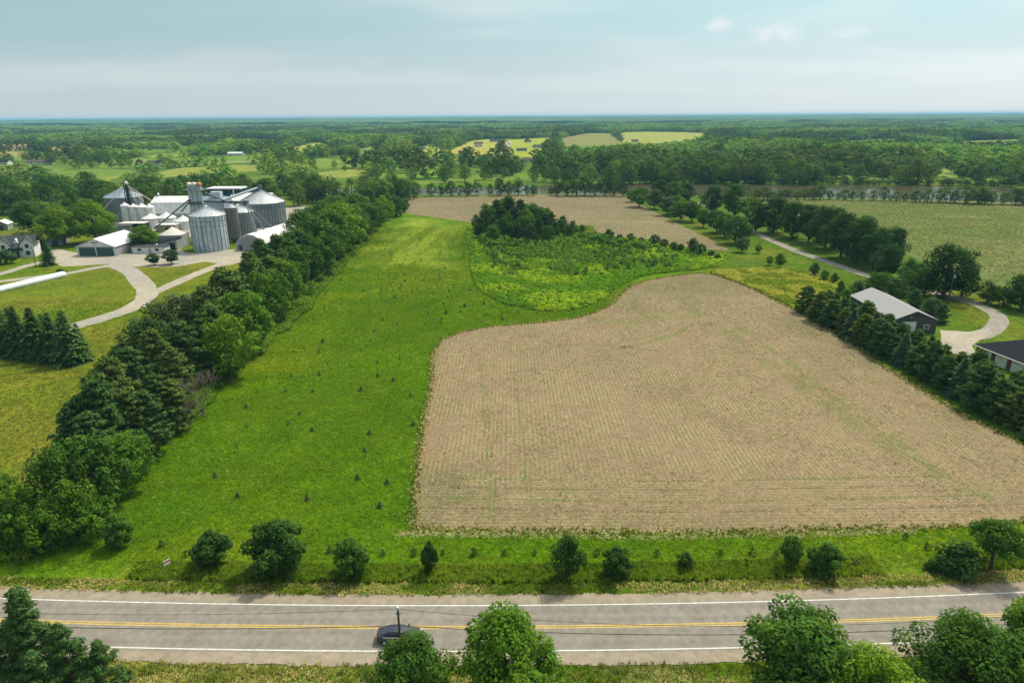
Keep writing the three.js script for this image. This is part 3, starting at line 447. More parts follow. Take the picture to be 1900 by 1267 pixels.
// planted along the far side of the road
{
  const list = [[-36.7, -70.6, 5, 'young', 0, 1.25, L.deep, 'round dark young tree behind the small white and red sign'], [-28.2, -69.1, 7.3, 'young', 1, 1.05, L.deep, 'largest dark young tree in the roadside planting'], [-19.2, -68.2, 5.5, 'young', 2, 0.95, L.mid, 'leafy young tree between the largest and the narrow roadside tree'], [-10, -68.9, 4.7, 'young', 0, 0.62, L.deep, 'narrow upright young tree on the ditch bank'], [6.3, -67, 6.7, 'lollipop', 1, 0.82, L.deep, 'tall young tree rooted in the ditch with a low side branch'], [12.2, -68.1, 4.1, 'young', 1, 1.0, L.deep, 'bushy young tree beside the tall one in the ditch'], [20.7, -69.4, 2.5, 'lollipop', 2, 0.95, L.deep, 'smallest roadside tree, a thin stemmed sapling on the bank'], [33.3, -69.2, 4.6, 'lollipop', 0, 0.75, L.mid, 'slender young tree beside the bushy tree by the wooden posts'], [37, -68.3, 4.5, 'young', 2, 1.1, L.mid, 'bushy young tree next to the leaning wooden posts'], [57.3, -69.1, 7, 'shade', 0, 0.98, L.mid, 'spreading shade tree with a clear stem by the field entrance'], [-50.3, -74.7, 4.7, 'young', 1, 1.0, L.mid, 'round bush tree standing alone before the hedgerow']];
  for (const [x, z, h, kind, k, wide, m, label] of list) plant('roadside_tree', kind, x, z, h, m, label, 'tree', 'young trees along the far road verge', wide * 0.88, k);
  for (const [x, z, h, w] of [[53, -68.5, 4.3, 1.25], [51, -68.8, 2.3, 1.2], [49.9, -69, 1.2, 1.1]]) plant('roadside_shrub', 'shrub', x, z, h, L.deep, 'dark shrub in the thicket under the spreading shade tree', 'shrub', 'thicket under the shade tree', w * 0.8);
}
// the hedgerow between meadow and lawn
const HG = 'hedgerow between the meadow and the lawn';
{
  const leafy = [[-64.6, -74.8, 8.6], [-61.3, -74.7, 9.3], [-59.5, -78.3, 12.6], [-57.1, -82.1, 12.3], [-58.8, -74.4, 6.9], [-56.4, -87.8, 10], [-56.3, -76.4, 8.7], [-67.5, -78.4, 8.5], [-58.1, -93.3, 7.3], [-62.3, -73.9, 5.6], [-55.6, -78.2, 6.5]];
  leafy.forEach(([x, z, h], i) => plant('hedgerow_tree', 'tree', x, z, h, pick(L.mid, L.maple, L.maple), '^ ~ leafy tree at the road end of the hedgerow', 'tree', HG, between(0.85, 1.1) * Math.min(1, 0.5 + 4 / h), i % 5));
  for (const [x, z, h] of [[-65.2, -93.4, 13], [-62.8, -95.1, 16.2], [-60.4, -98.6, 12.6], [-60.8, -89.4, 12.6], [-58.3, -99.5, 11.8], [-66.7, -105.4, 15.6], [-61.3, -108.5, 11.1], [-68.6, -115.4, 13.6], [-58.5, -108.4, 10.1], [-69.6, -98.7, 9.9], [-62.3, -117.7, 12.8], [-69, -124.3, 14.4], [-65.5, -128.4, 14.8]]) plant('hedgerow_pine', 'pine', x, z, h, pick(L.pine, L.pineOlive, L.pine), '^ ~ pine in the hedgerow beside the bare dead trees', 'tree', HG, 1.12);
  for (const [x, z, h] of [[-59.5, -110.6, 13.7], [-56.6, -114.7, 13.8], [-56.6, -108.4, 8.1]]) { const p = pick(...dead), o = base('dead_tree', x, z, rnd() * 6); part('trunk', p.trunk, PALEBARK, o); o.scale.setScalar(h / p.h * 0.8); tag(o, 'leafless grey dead tree on the meadow side of the hedgerow', 'tree', 'dead trees in the hedgerow'); top(o); }
  plant('hedgerow_maple', 'tree', ...[[-58.7, -132.8, 14.6]][0], L.bright, 'bright yellow green maple standing out from the dark pines', 'tree', HG, 0.98, 1);
  plant('hedgerow_maple', 'tree', ...[[-60.3, -149.8, 14.8]][0], L.maple, 'fresh green maple behind the brightest hedgerow maple', 'tree', HG, 0.95, 2);
  for (const [x, z, h] of [[-80.3, -134.7, 7.8], [-83.2, -134.7, 6], [-77.3, -137.8, 12.1], [-79.4, -148.3, 13.4], [-76.7, -152.1, 13.7]]) plant('hedgerow_tree', 'tree', x, z, h, pick(L.deep, L.grey, L.mid), '~ dull tree on the lawn side of the hedgerow', 'tree', HG, 1.15);
  for (const [x, z, h] of [[-69.6, -150, 16.7], [-74.6, -156, 13.3], [-69.9, -162.2, 18.2], [-77.3, -174, 13.9], [-69.1, -169, 15.6], [-68.3, -178.9, 16.7], [-76.7, -196.1, 15.8], [-67.3, -187.1, 16.2], [-75.1, -205.8, 16], [-68.6, -201, 15.2], [-70.7, -216.3, 15.8], [-77.6, -224.1, 15.9], [-71.5, -228, 16.5], [-83.1, -224.3, 14.5], [-72.4, -240.9, 15.4], [-63.8, -137.6, 15.6], [-63.2, -148, 12.8]]) plant(pick('hedgerow_pine', 'hedgerow_pine', 'hedgerow_cedar'), pick('pine', 'pine', 'hedge'), x, z, h, pick(L.pine, L.pineOlive, L.cedar), '^ ~ evergreen in the dense middle stretch of the hedgerow', 'tree', HG, 1.1);
  for (const [x, z, h] of [[-64.5, -143.7, 12.1], [-65.5, -155.8, 13.3], [-64.7, -171.3, 15.1], [-65.4, -189.9, 14.5], [-66.3, -205.6, 15.1], [-64.9, -178.8, 13.7], [-68.7, -227.9, 15.6], [-77.8, -236.6, 15.2], [-78.5, -205.9, 12.7]]) plant('hedgerow_tree', 'tree', x, z, h, pick(L.mid, L.maple), '^ ~ leafy tree among the evergreens of the hedgerow', 'tree', HG, 0.95);
  for (const [x, z, h] of [[-69.4, -240.8, 19.6], [-80.5, -262.7, 19.3], [-68.2, -255, 19.6], [-68.9, -271, 20.9], [-81.9, -296, 18], [-67.4, -289, 17.4], [-90.5, -310.2, 14.1], [-75.6, -309.6, 18.8], [-66.3, -302.2, 13.5], [-66.2, -324.4, 12.6], [-88.5, -342, 15.4], [-77.6, -341.5, 16.9], [-67.4, -344.6, 12.3], [-66.6, -363.3, 12.9], [-62.8, -375.3, 11.6], [-92, -380.8, 14], [-80.9, -384.7, 15.3], [-74.2, -397.9, 14.6], [-61.3, -395, 7.6]]) plant('hedgerow_tree', 'tree', x, z, h, pick(L.maple, L.mid, L.mid, L.bright), '^ ~ rounded tree at the far end of the hedgerow', 'tree', HG, between(0.95, 1.15));
  for (let z = -74; z > -300; z -= 4.4) { if (rnd() < 0.25) continue; const x = -60.5 - 6 * smooth(-180, -310, z) + between(-3.2, 0.6) + (z > -100 ? -1 : 0); plant('hedgerow_shrub', 'shrub', x, z, between(0.9, 2.8), pick(L.mid, L.maple, L.deep), '^ ~ bush along the meadow edge of the hedgerow', 'shrub', 'bushes along the hedgerow foot', between(0.9, 1.5)); }
}
// spruces on the lawn
for (const [x, z, h, w] of [[-122.8, -152.1, 12.3, 1], [-117.9, -150.5, 12.5, 1], [-113.1, -148.9, 11.9, 1], [-108.3, -147.4, 12, 1.05], [-103.4, -145.8, 11.2, 1], [-98.6, -143.6, 12.3, 1.05], [-97.4, -145.7, 8.7, 0.95], [-118, -153.6, 10.3, 1], [-109.2, -151.9, 9.2, 1]]) plant('spruce_tree', 'spruce', x, z, h, pick(L.spruce, L.spruce, L.pine), '^ ~ spruce in the short row standing on the lawn', 'tree', 'row of spruces on the lawn', w * 1.3);
// evergreen hedge beside the crop field
for (let i = 0; i < 23; i++) for (const row of [0, 1]) {
  const z = -181 + i * 4.6 + row * 2.2 + between(-0.7, 0.7), x = 81.5 + smooth(-180, -95, z) * 6.2 + row * 4.2 + between(-0.7, 0.7);
  plant(i % 4 === 1 ? 'hedge_spruce' : 'hedge_pine', i % 4 === 1 ? 'spruce' : 'hedge', x, z, i % 4 === 1 ? between(6.4, 8) : between(6.8, 9.6), i % 4 === 1 ? pick(L.spruce, L.blueSpruce) : pick(L.pine, L.cedar, L.pineOlive, L.pine), i % 4 === 1 ? '~ spruce in the evergreen hedge beside the crop field' : '^ ~ bushy pine in the evergreen hedge beside the crop field', 'tree', 'evergreen hedge beside the crop field', i % 4 === 1 ? 1.45 : between(1.05, 1.3));
}
for (const [x, z, h] of [[101.8, -195, 5.7], [108.3, -196.7, 7.7], [111.2, -191.7, 7.2], [111.8, -183, 6.2], [111.7, -175, 5.9], [111.6, -170, 5.5], [118.4, -199.1, 7.9], [116.5, -207.9, 5.2], [100, -201.5, 4.2], [97.3, -192, 4]]) plant('yard_tree', pick('tree', 'hedge'), x, z, h, pick(L.mid, L.pine, L.maple), '^ ~ tree in the clump behind the grey shed', 'tree', 'trees round the grey shed', 1.1);
for (const [x, z, h] of [[85.8, -183.6, 4.6], [82.7, -180.9, 3.8], [92.6, -192.2, 3.2]]) plant('hedge_shrub', 'shrub', x, z, h, L.deep, 'dark bush at the far corner of the evergreen hedge', 'shrub', 'bushes at the hedge corner', 1.1);
// trees along the lane
for (const [x, z, h, w] of [[113.7, -317.6, 15.3, 1], [120.8, -314.3, 17.1, 1.15], [123.7, -299.6, 16.4, 1], [126.4, -288.8, 16.3, 1], [126.8, -273.9, 17.7, 1.1], [125.2, -256.3, 17.5, 1.05], [125.6, -244.4, 17.5, 1.1], [126.9, -235.2, 15.1, 0.9], [135.2, -238.5, 14.9, 0.75], [123, -218.8, 12.1, 1], [126.7, -211.2, 9, 1], [128, -196.3, 16.4, 1.15], [124, -198.9, 7.9, 1], [134.3, -197.4, 12.2, 0.9], [133.3, -256, 16.3, 1]]) plant('lane_tree', 'tree', x, z, h, pick(L.deep, L.deep, L.mid), '^ ~ tree in the row between the lane and the sown field', 'tree', 'trees between the lane and the sown field', w);
for (const [x, z, h] of [[136.9, -189.9, 6.7], [139.2, -186.3, 5.6], [141.4, -182.3, 10.2], [145.5, -198.4, 3], [153.4, -198.2, 4.6]]) plant('lane_tree', 'tree', x, z, h, pick(L.deep, L.olive, L.mid), '~ small tree in the hedge beyond the curved end of the lane', 'tree', 'hedge beyond the lane end', 1.25);
for (const [x, z, h, w] of [[76.1, -410.3, 12.2, 1], [83, -400.1, 11.7, 1.1], [75.6, -434.3, 7.6, 1], [85.2, -373, 10.4, 1.2], [91.5, -381.4, 10, 1.1], [86.9, -353, 10.9, 1.1], [92, -349.1, 10.8, 1], [93.3, -331.4, 9.3, 0.9], [95, -315.3, 10.9, 1.1], [95.2, -303.5, 11, 1], [94.9, -287.3, 12.2, 1.1], [91.3, -268.2, 6, 1.1], [103.1, -300.4, 7.1, 1]]) plant('lane_tree', 'lollipop', x, z, h, pick(L.mid, L.maple, L.grey), '^ ~ rounded young tree in the row beside the far crop field', 'tree', 'trees between the lane and the far crop field', w * 1.05);
for (const [x, z, h, w] of [[110.1, -376.2, 15.9, 1], [117.9, -363.4, 17.9, 1.1], [99.9, -424.8, 13.9, 1], [95.2, -441.9, 13.4, 1.1], [112.1, -441, 11.4, 1]]) plant('lane_tree', 'tree', x, z, h, pick(L.deep, L.mid), '^ ~ tree at the river end of the lane', 'tree', 'large trees at the river end of the lane', w * 1.1);
for (const [x, z, h] of [[97.1, -265.8, 3.8], [95.3, -238.8, 5.6], [93.5, -243.4, 3.6], [102.4, -225.7, 4.8], [102.9, -219.3, 3.6], [104, -214.7, 3.7]]) plant('young_tree', 'lollipop', x, z, h, pick(L.lime, L.grey, L.maple), '~ small young tree on the grass between the weed patch and the lane', 'tree', 'young trees beside the weed patch', 0.9);
// the clump of trees in the middle and the young pines before it
for (const [x, z, h, w] of [[-16.6, -325.8, 8.2, 0.9], [-12.2, -332.1, 12.7, 1], [-6.9, -325.4, 15.2, 1], [-1.2, -322, 17, 1.1], [4.3, -318.7, 15.9, 1], [9, -315.4, 13.8, 1], [13.8, -315.3, 12.8, 1], [18.1, -313.6, 11, 1], [23, -311.9, 8.8, 1], [27.9, -311.7, 6.9, 1], [32.2, -310.1, 5.1, 1], [-8.2, -307.2, 10.1, 1], [-2.1, -301.3, 11.8, 1], [5, -298.3, 10.8, 1], [12.1, -298.1, 9.9, 1], [19.2, -297.8, 8.5, 1], [25.3, -297.6, 6.6, 1], [-14.1, -313.3, 7.9, 1], [-4.6, -312.9, 13.7, 1], [1.5, -309.7, 13.6, 1], [7.1, -306.6, 13, 1], [15.2, -304.9, 11.2, 1], [21.9, -303.3, 8.6, 1], [-11, -319.2, 12, 1], [-3.6, -331.8, 14.9, 1], [10.6, -324.7, 13.6, 1], [29.1, -303, 5.3, 1], [17, -324.5, 11.1, 1], [24.4, -321, 8, 1], [-14.1, -301.8, 7.1, 1], [2.6, -293.1, 8.8, 1], [8.3, -290.2, 8.7, 1], [15.2, -290, 7.8, 1], [-7.9, -293.4, 7.9, 1]]) { const p = rnd() < 0.5; plant(p ? 'copse_pine' : 'copse_tree', p ? 'pine' : 'tree', x, z, h, p ? pick(L.pine, L.pine, L.spruce) : pick(L.mid, L.maple, L.deep), p ? '^ ~ pine in the copse behind the rough ground' : '^ ~ leafy tree in the copse behind the rough ground', 'tree', 'copse behind the rough ground', w * (p ? 1.25 : 0.95)); }
{
  const q = seeded(99), zone = [[-15.1, -299], [2.7, -306.8], [33.9, -302.8], [55.2, -276.3], [64.7, -260.3], [55.4, -237.2], [31.8, -230.9], [18, -221.6], [5.7, -230], [-3.5, -222.1], [-10.1, -258.4]];
  for (let n = 0, t = 0; n < 270 && t < 9000; t++) { const x = between(-25, 80, q), z = between(-330, -205, q); if (!inside(zone, x, z) || fbm(x / 12, z / 12, 71, 3) < 0.42 + 0.10 * smooth(-255, -225, z)) continue; n++; plant('young_pine', 'youngPine', x, z, between(1.2, 2.6, q) * (1 + 0.7 * smooth(-265, -310, z)), pick(L.pine, L.mid, L.mid, L.deep), '^ ~ young pine growing wild in the rough ground', 'tree', 'young pines in the rough ground', between(1, 1.5, q)); }
  for (const [x, z, h] of [[37.3, -301.3, 3.6], [42.6, -297, 5.2], [46.9, -294.2, 3.3], [51.1, -291.4, 4.2], [55, -287.4, 3], [59.9, -283.4, 5], [62.7, -278.4, 4], [65.1, -271.3, 3.9], [67.1, -268.9, 3.5], [71.4, -266.6, 6.4], [73.5, -262.1, 5], [76.4, -257.8, 2.9], [77.7, -253.7, 2.5]]) plant('field_edge_shrub', 'lollipop', x, z, h, pick(L.deep, L.mid, L.grey), '^ ~ scrubby sapling on the edge of the far crop field', 'shrub', 'scrub on the far crop field edge', 1);
  for (const [x, z, h] of [[2.1, -240.5, 3.5], [4.9, -236, 2.9], [-0.8, -246.2, 2.8], [30.4, -227.6, 1.9], [46.4, -256.7, 1.7]]) plant('field_edge_shrub', 'shrub', x, z, h, L.lime, 'pale lime green bush in the rough ground', 'shrub', 'lime green bushes in the rough ground', 1.2);
}
// seedlings planted in the meadow
{
  const q = seeded(5), zone = rounded([[-48.2, -81.4], [-49.9, -108.3], [-55.7, -164.2], [-59.7, -240.5], [-60.8, -309.1], [-22.6, -322.8], [-14.6, -222.4], [-1.5, -185.6], [16.3, -179.7], [7.3, -176.3], [-16.3, -164.3], [-20.3, -147.2], [-17, -107.9], [-14.9, -81]], 2);
  for (let gx = -62; gx < 40; gx += 5.4) for (let gz = -330; gz < -78; gz += 8.2) { const x = gx + between(-1.3, 1.3, q), z = gz + between(-2.4, 2.4, q); if (!inside(zone, x, z) || q() < 0.3) continue;
    if (q() < 0.7) plant('seedling', 'seedling', x, z, between(0.55, 1.1, q), pick(L.spruce, L.pine, L.spruce), '^ ~ evergreen seedling planted in the mown meadow', 'seedling', 'evergreen seedlings in the meadow', between(0.9, 1.4, q));
    else plant('sapling', 'sapling', x, z, between(1.3, 2.8, q), pick(L.lime, L.maple, L.bright), '^ ~ thin sapling planted in the mown meadow', 'sapling', 'light green saplings in the meadow', between(0.8, 1.3, q)); }
  for (const [x, z] of [[-40.8, -72.5], [-44.9, -74.6], [-23.1, -73.2], [-16.3, -72.6], [-12.4, -72.5], [-8.8, -72.7], [-4.9, -72.5], [-1.1, -72.4], [2.7, -72.4], [10.4, -72.3], [13.9, -72.1], [17.8, -72.1], [25.8, -72.2], [29.7, -72.2], [32.5, -71.7], [52, -73.2], [50.5, -75.3]]) plant('seedling', 'youngPine', x, z, between(0.7, 1.15), L.deep, 'dark evergreen seedling in the row along the road', 'seedling', 'evergreen seedlings along the road', 1.3);
}

// ---------------------------------------------------------------- trees by the river and beyond
{
  // dense belt behind the grain elevator and round the farmhouse
  const q = seeded(31), FG = 'trees behind the grain elevator';
  for (const [x, z, h, w, m, label] of [[-192.8, -293.2, 17.2, 1.25, L.bright, 'broad bright green tree behind the long shed'], [-182.9, -299.5, 19.2, 1.15, L.bright, 'tall shade tree beside the long shed with the white roof'], [-224.8, -321, 16.5, 1.2, L.mid, 'large tree rising behind the white farmhouse'], [-153.3, -283.1, 9.9, 1.5, L.maple, 'spreading tree between the long shed and the small white office']]) plant('farm_tree', 'maple', x, z, h, m, label, 'tree', null, w);
  for (const [x, z, h] of [[-132.8, -250.1, 4.5], [-127.2, -251.9, 5.7]]) plant('farm_tree', 'lollipop', x, z, h, L.deep, 'small tree on the grass island before the office', 'tree', 'small trees on the grass island', 1.25);
  plant('blue_spruce', 'spruce', ...[[-172.8, -251.3, 10.1]][0], L.spruce, 'dark spruce beside the drive to the farmhouse', 'tree', null, 1.25);
  plant('farm_shrub', 'shrub', ...[[-157.4, -233.6, 2.5]][0], L.deep, 'round clipped bush at the end of the white bag', 'shrub', null, 1.3);
  for (const [x, z, h] of [[-204, -289.8, 4.2], [-212.2, -297.8, 5.7], [-203.5, -293.6, 4.7], [-191.1, -253.7, 5.7]]) plant('farm_shrub', 'shrub', x, z, h, L.deep, 'dark bush close to the white farmhouse', 'shrub', 'bushes round the farmhouse', 1.2);
  for (let i = 0; i < 150; i++) { const x = between(-430, -62, q), z = between(-490, -392, q); if (x > -150 && z > -415) continue; if (x > -90 && z < -470) continue; plant('belt_tree', 'distant', x, z, between(12, 18, q), pick(L.mid, L.deep, L.maple, L.mid, L.olive), '^ ~ broad tree in the wooded belt behind the grain elevator', 'tree', FG, between(0.9, 1.15, q)); }
  for (let i = 0; i < 44; i++) { const x = between(-420, -212, q), z = between(-400, -300, q); if (x > -228 && z > -325) continue; plant('belt_tree', 'distant', x, z, between(10, 16, q), pick(L.mid, L.maple, L.olive, L.deep), '^ ~ broad tree in the wood round the farmhouse', 'tree', 'wood round the farmhouse', between(0.85, 1.1, q)); }
  // the near river bank
  for (const [x, z, h, w] of [[-64.2, -468.7, 11, 1], [-54.7, -474.6, 9.4, 1], [-48, -474.3, 8.6, 0.9], [-41.3, -473.9, 10.8, 1], [-35.4, -473.6, 7.9, 0.9], [-29.5, -473.3, 10.1, 1], [-23.8, -476.2, 11.2, 1], [-7.5, -475.4, 12.6, 1], [-1.6, -475, 10.4, 0.9], [5, -474.7, 12.6, 1], [10.9, -474.3, 7.6, 0.8], [27.1, -473.5, 6.5, 1], [31.8, -473.2, 9.7, 0.9], [38.1, -472.9, 16.1, 1], [44.6, -472.5, 16.1, 1], [50.5, -472.2, 13.6, 1], [57, -471.8, 14.6, 1], [63.6, -471.5, 13.6, 1], [70.1, -471.1, 14.6, 1], [75.4, -467.5, 12.1, 0.9], [15.3, -474.1, 8.3, 1], [-14.2, -475.7, 8.3, 0.7]]) plant('riverbank_tree', 'distant', x, z, h, pick(L.deep, L.mid), '^ ~ tree on the river bank behind the far crop field', 'tree', 'trees on the near river bank', w * 0.92);
  for (const [x, z, h, w] of [[157.6, -444.5, 6.8, 1.2], [174.2, -440.7, 7.1, 1.3], [182.2, -440.3, 5.7, 1.3], [191.6, -439.8, 7.7, 1.2], [211.7, -438.8, 7, 1.2], [227.6, -435, 6.7, 1.3], [240.6, -431.5, 6.3, 1.3], [249.3, -425.5, 7.5, 1.3], [265.7, -421.9, 9, 1.3], [283.6, -413, 9.8, 1.3], [161.4, -441.4, 8.1, 1.2], [166.1, -441.1, 6.4, 1.4], [170.5, -440.9, 6.4, 1.4], [178.2, -440.5, 6.4, 1.1], [186.3, -440.1, 7.1, 1], [197.6, -442.4, 9.1, 1.1], [203.6, -442.1, 6.1, 1.2], [207.4, -439, 5, 1], [215, -435.7, 6.7, 0.9], [221, -435.4, 6, 1], [232.7, -431.9, 9.2, 0.7], [236.7, -431.7, 4.3, 1], [244.3, -428.5, 5.3, 1], [254.9, -422.5, 8.4, 1], [261.3, -422.1, 8.4, 1], [270.8, -421.7, 7.7, 1.2], [273.9, -416.1, 11.4, 1.35], [281.1, -415.8, 10.8, 1.35], [287.3, -412.8, 8.5, 1.2], [292.4, -410, 7.5, 1], [299.5, -409.6, 10, 1.2], [302.4, -406.9, 9, 1.2]]) plant('riverbank_shrub', 'distant', x, z, h, pick(L.deep, L.mid, L.olive), '^ ~ rounded bush between the sown field and the river', 'shrub', 'bushes between the sown field and the river', w);
  // the far bank: a dense front of trees
  for (let i = 0; i < 230; i++) { const f = q(), x = mix(-120, 520, Math.pow(f, 0.8)), d = q(); let z = -550 - d * d * 160 + Math.max(0, x - 120) * 0.11; if (x < 60) { z -= 10; if (q() < 0.45) continue; } if (openLand(x, z)) continue; if (x > 330 && x < 355 && z > -660) continue; plant('far_bank_tree', 'distant', x, z, between(13, 21, q) * (x < 60 ? 0.75 : 1), pick(L.far, L.farBright, L.farDeep, L.far, L.olive), x < 60 ? '^ ~ tree among the gardens across the river' : '^ ~ leafy tree in the wood along the far river bank', 'tree', x < 60 ? 'garden trees across the river' : 'wood along the far river bank', between(0.85, 1.15, q)); }
  { const far = [[73.2, -551.3], [149.2, -548.7], [197.4, -541.2], [266.4, -528.3], [327, -520.3], [374.1, -507.4]], c = new THREE.CatmullRomCurve3(far.map(([x, z]) => new THREE.Vector3(x, 0, z))); for (let i = 0; i < 64; i++) { const p = c.getPointAt((i + q() * 0.8) / 64); plant('far_bank_bush', 'distant', p.x, p.z - 4 - q() * 5, between(4, 8, q), pick(L.far, L.farDeep, L.deep, L.far), '^ ~ bush overhanging the far edge of the river', 'shrub', 'bushes on the far river edge', between(1.3, 1.9, q)); } }
  // single trees standing in the fields beyond the belt
  for (const [x, z, h] of [[-405.3, -817.6, 12.7], [-393, -807.5, 11.3], [-349.1, -777.8, 6.9], [-340.4, -811.8, 8.4], [-330.8, -810.9, 9.6], [-392.5, -1034.9, 17.4], [-377.2, -1018.9, 16.4], [-407.9, -994.7, 13.1], [-302.3, -826.9, 3.7], [-269.7, -823.9, 15.8], [-247.9, -803.6, 15.4], [-233.2, -784.7, 13.3], [-216.1, -766.5, 12.5], [-278.5, -1066.9, 17.2], [-244.3, -977.1, 12.9], [-192.5, -816.9, 11.5], [-168.3, -853.6, 15.1], [-148.4, -822.2, 15.2], [-157.9, -832.7, 13.5], [-213.8, -973.8, 8.6], [-135.2, -850.4, 7.5], [-122, -849.1, 12.5], [-106.4, -827.9, 11], [-82.2, -724, 11.8], [-61.9, -648.7, 10.2], [-42, -618.5, 11.6], [-85.3, -621.6, 5.6], [-74.3, -609.9, 7.3], [-47.4, -794.6, 10], [-33.4, -750.9, 13.9], [-25.5, -690.9, 16.9], [-9.2, -663.3, 15.8], [0.9, -644.1, 14.4], [29.7, -745.5, 15.4], [45.9, -833.1, 12.3], [80.6, -942, 13.8], [95.6, -880.9, 14.9], [102.6, -827.7, 15.2], [-166, -702, 6.8], [-188.1, -748.1, 8.9], [-254.7, -708.9, 5.3], [-231.4, -721.4, 8.6], [-621, -875.8, 11], [-614.5, -896.1, 18.4], [-554.2, -849.8, 11.3], [-536.9, -848.2, 12.5], [-504.5, -826.4, 12.2], [-481.1, -824.3, 14.6], [-437.7, -768.9, 12.5], [-425.4, -767.9, 15.9], [-434.8, -802.3, 10.7], [-559.2, -795.8, 7.1], [-390.2, -734.1, 8.7], [-459.4, -770.7, 9.1]]) plant('field_tree', 'distant', x, z, Math.max(6, h), pick(L.farDeep, L.far, L.far, L.farBright), '^ ~ single tree among the fields and houses beyond the river', 'tree', 'trees among the fields beyond the river', between(0.9, 1.15, q));
}
// the woods towards the horizon, one mass
{
  const q = seeded(77), protos = [1, 2, 3].map((s) => broadleaf(s * 7 + 200, { h: 15, r: 6.2, low: 0, clumps: 18, leaves: 26, size: 1.6, lop: 0.7, fork: 2 }).crown);
  const spots = [[], [], []], m4 = new THREE.Matrix4(), pos = new THREE.Vector3(), rot = new THREE.Quaternion(), sc = new THREE.Vector3(), yAxis = new THREE.Vector3(0, 1, 0), col = new THREE.Color();
  const wooded = (x, z) => { // fields, gardens and lanes keep clear of trees
    const d = -z; if (openLand(x, z)) return 0;
    if (d < 760) return x > 90 ? smooth(0.30, 0.45, fbm(x / 70, z / 70, 14)) : 0.04 + 0.45 * smooth(0.56, 0.62, fbm(x / 50, z / 50, 14));
    if (x > d * 0.16 && d < 1700) return smooth(0.34, 0.46, fbm(x / 90, z / 90, 14));
    if (d < 1500) return 0.04 + 0.92 * smooth(d < 1050 ? 0.54 : 0.49, d < 1050 ? 0.58 : 0.53, fbm(x / 110, z / 70, 15));
    return 0.08 + 0.92 * smooth(0.40, 0.45, fbm(x / 240, z / 150, 16));
  };
  let d = 600;
  while (d < 4200) {
    const step = d < 1500 ? 10.5 : 10.5 + (d - 1500) * 0.005, half = d * 0.82 + 60;
    for (let x = -half; x < half; x += step) {
      const xx = x + between(-4, 4, q), zz = -d + between(-4, 4, q); if (q() > wooded(xx, zz)) continue;
      const h = between(0.75, 1.2, q) * mix(0.75, 1.35, smooth(0.3, 0.7, fbm(xx / 130, zz / 130, 29))), w = between(0.9, 1.75, q) * Math.max(1.05, step / 10);
      const patch = fbm(xx / 160, zz / 160, 18), b = between(0.85, 1.15, q) * mix(0.6, 1.5, smooth(0.38, 0.62, patch));
      pos.set(xx, 0, zz); rot.setFromAxisAngle(yAxis, q() * 6.283); sc.set(w, h, w);
      spots[Math.floor(q() * 3)].push([m4.compose(pos, rot, sc).clone(), [0.135 * b * between(0.8, 1.3, q), 0.235 * b, 0.028 * b]]);
    }
    d += step * 1.05;
  }
  const wm = leafMat(1, 1, 1, 0.25);
  spots.forEach((list, k) => { const im = new THREE.InstancedMesh(protos[k], wm, list.length); list.forEach(([m, c], i) => { im.setMatrixAt(i, m); im.setColorAt(i, col.setRGB(...c)); }); im.name = 'far_woodland'; tag(im, 'green woodland covering the land towards the horizon', 'woodland', null, 'stuff'); top(im); });
  // farther still the woods are one rolling canopy
  const lift = (x, z) => 4 + 18 * fbm(x / 110, z / 110, 23, 4) + 14 * fbm(x / 900, z / 900, 24, 3) + 14 * smooth(5000, 9000, -z);
  const can = sheet([[-3300, -4050], [3300, -4050], [11500, -14000], [-11500, -14000]], { y: 0, cell: 60, lift, tile: 300, color: (x, z) => tint(mix3([0.048, 0.090, 0.020], [0.085, 0.135, 0.028], smooth(0.45, 0.62, fbm(x / 700, z / 260, 9))), x, z, 0.5, 140, 4) });
  can.computeVertexNormals();
  const o = new THREE.Mesh(can, M.plain); o.name = 'horizon_woodland'; tag(o, 'hazy blue green woodland along the horizon', 'woodland', null, 'stuff'); top(o);
}

// ---------------------------------------------------------------- grass, weeds and litter that nobody could count
function tuftGeometry(seed, n, h, spread, w, lean = 0.35) {
  const rand = seeded(seed), lv = new Leaves();
  for (let i = 0; i < n; i++) { const a = rand() * 6.283, d = Math.sqrt(rand()) * spread, x = Math.cos(a) * d, z = Math.sin(a) * d, hh = h * between(0.6, 1.15, rand), b = rand() * 6.283, k = 0.8 + rand() * 0.4; lv.add(x, hh * 0.48, z, Math.cos(b), 0.35, Math.sin(b), Math.cos(a) * lean * rand(), 1, Math.sin(a) * lean * rand(), hh, w * between(0.7, 1.3, rand), 0, 1.4, 0, [k, k, k * 0.9]); }
  return lv.geometry();
}
const GRASSY = leafMat(1, 1, 1, 0.25), CHAFF = std({ vertexColors: true, roughness: 1, side: THREE.DoubleSide });
const tufts = { short: tuftGeometry(1, 9, 0.16, 0.18, 0.07, 0.9), tall: tuftGeometry(2, 14, 0.62, 0.28, 0.10, 0.6), weed: (() => { const lv = new Leaves(), r = seeded(3); lv.clump(0, 0.34, 0, 0.42, 26, 0.26, [1, 1, 1], r, { flat: 0.85 }); lv.clump(0.3, 0.25, 0.2, 0.3, 16, 0.24, [1, 1, 1], r); return lv.geometry(); })(), litter: tuftGeometry(4, 6, 0.05, 0.12, 0.10, 2.5) };
const blob = (() => { const g = new THREE.IcosahedronGeometry(0.07, 0); g.setAttribute('color', new THREE.Float32BufferAttribute(new Float32Array(g.attributes.position.count * 3).fill(1), 3)); return g.scale(1.3, 0.7, 1); })();
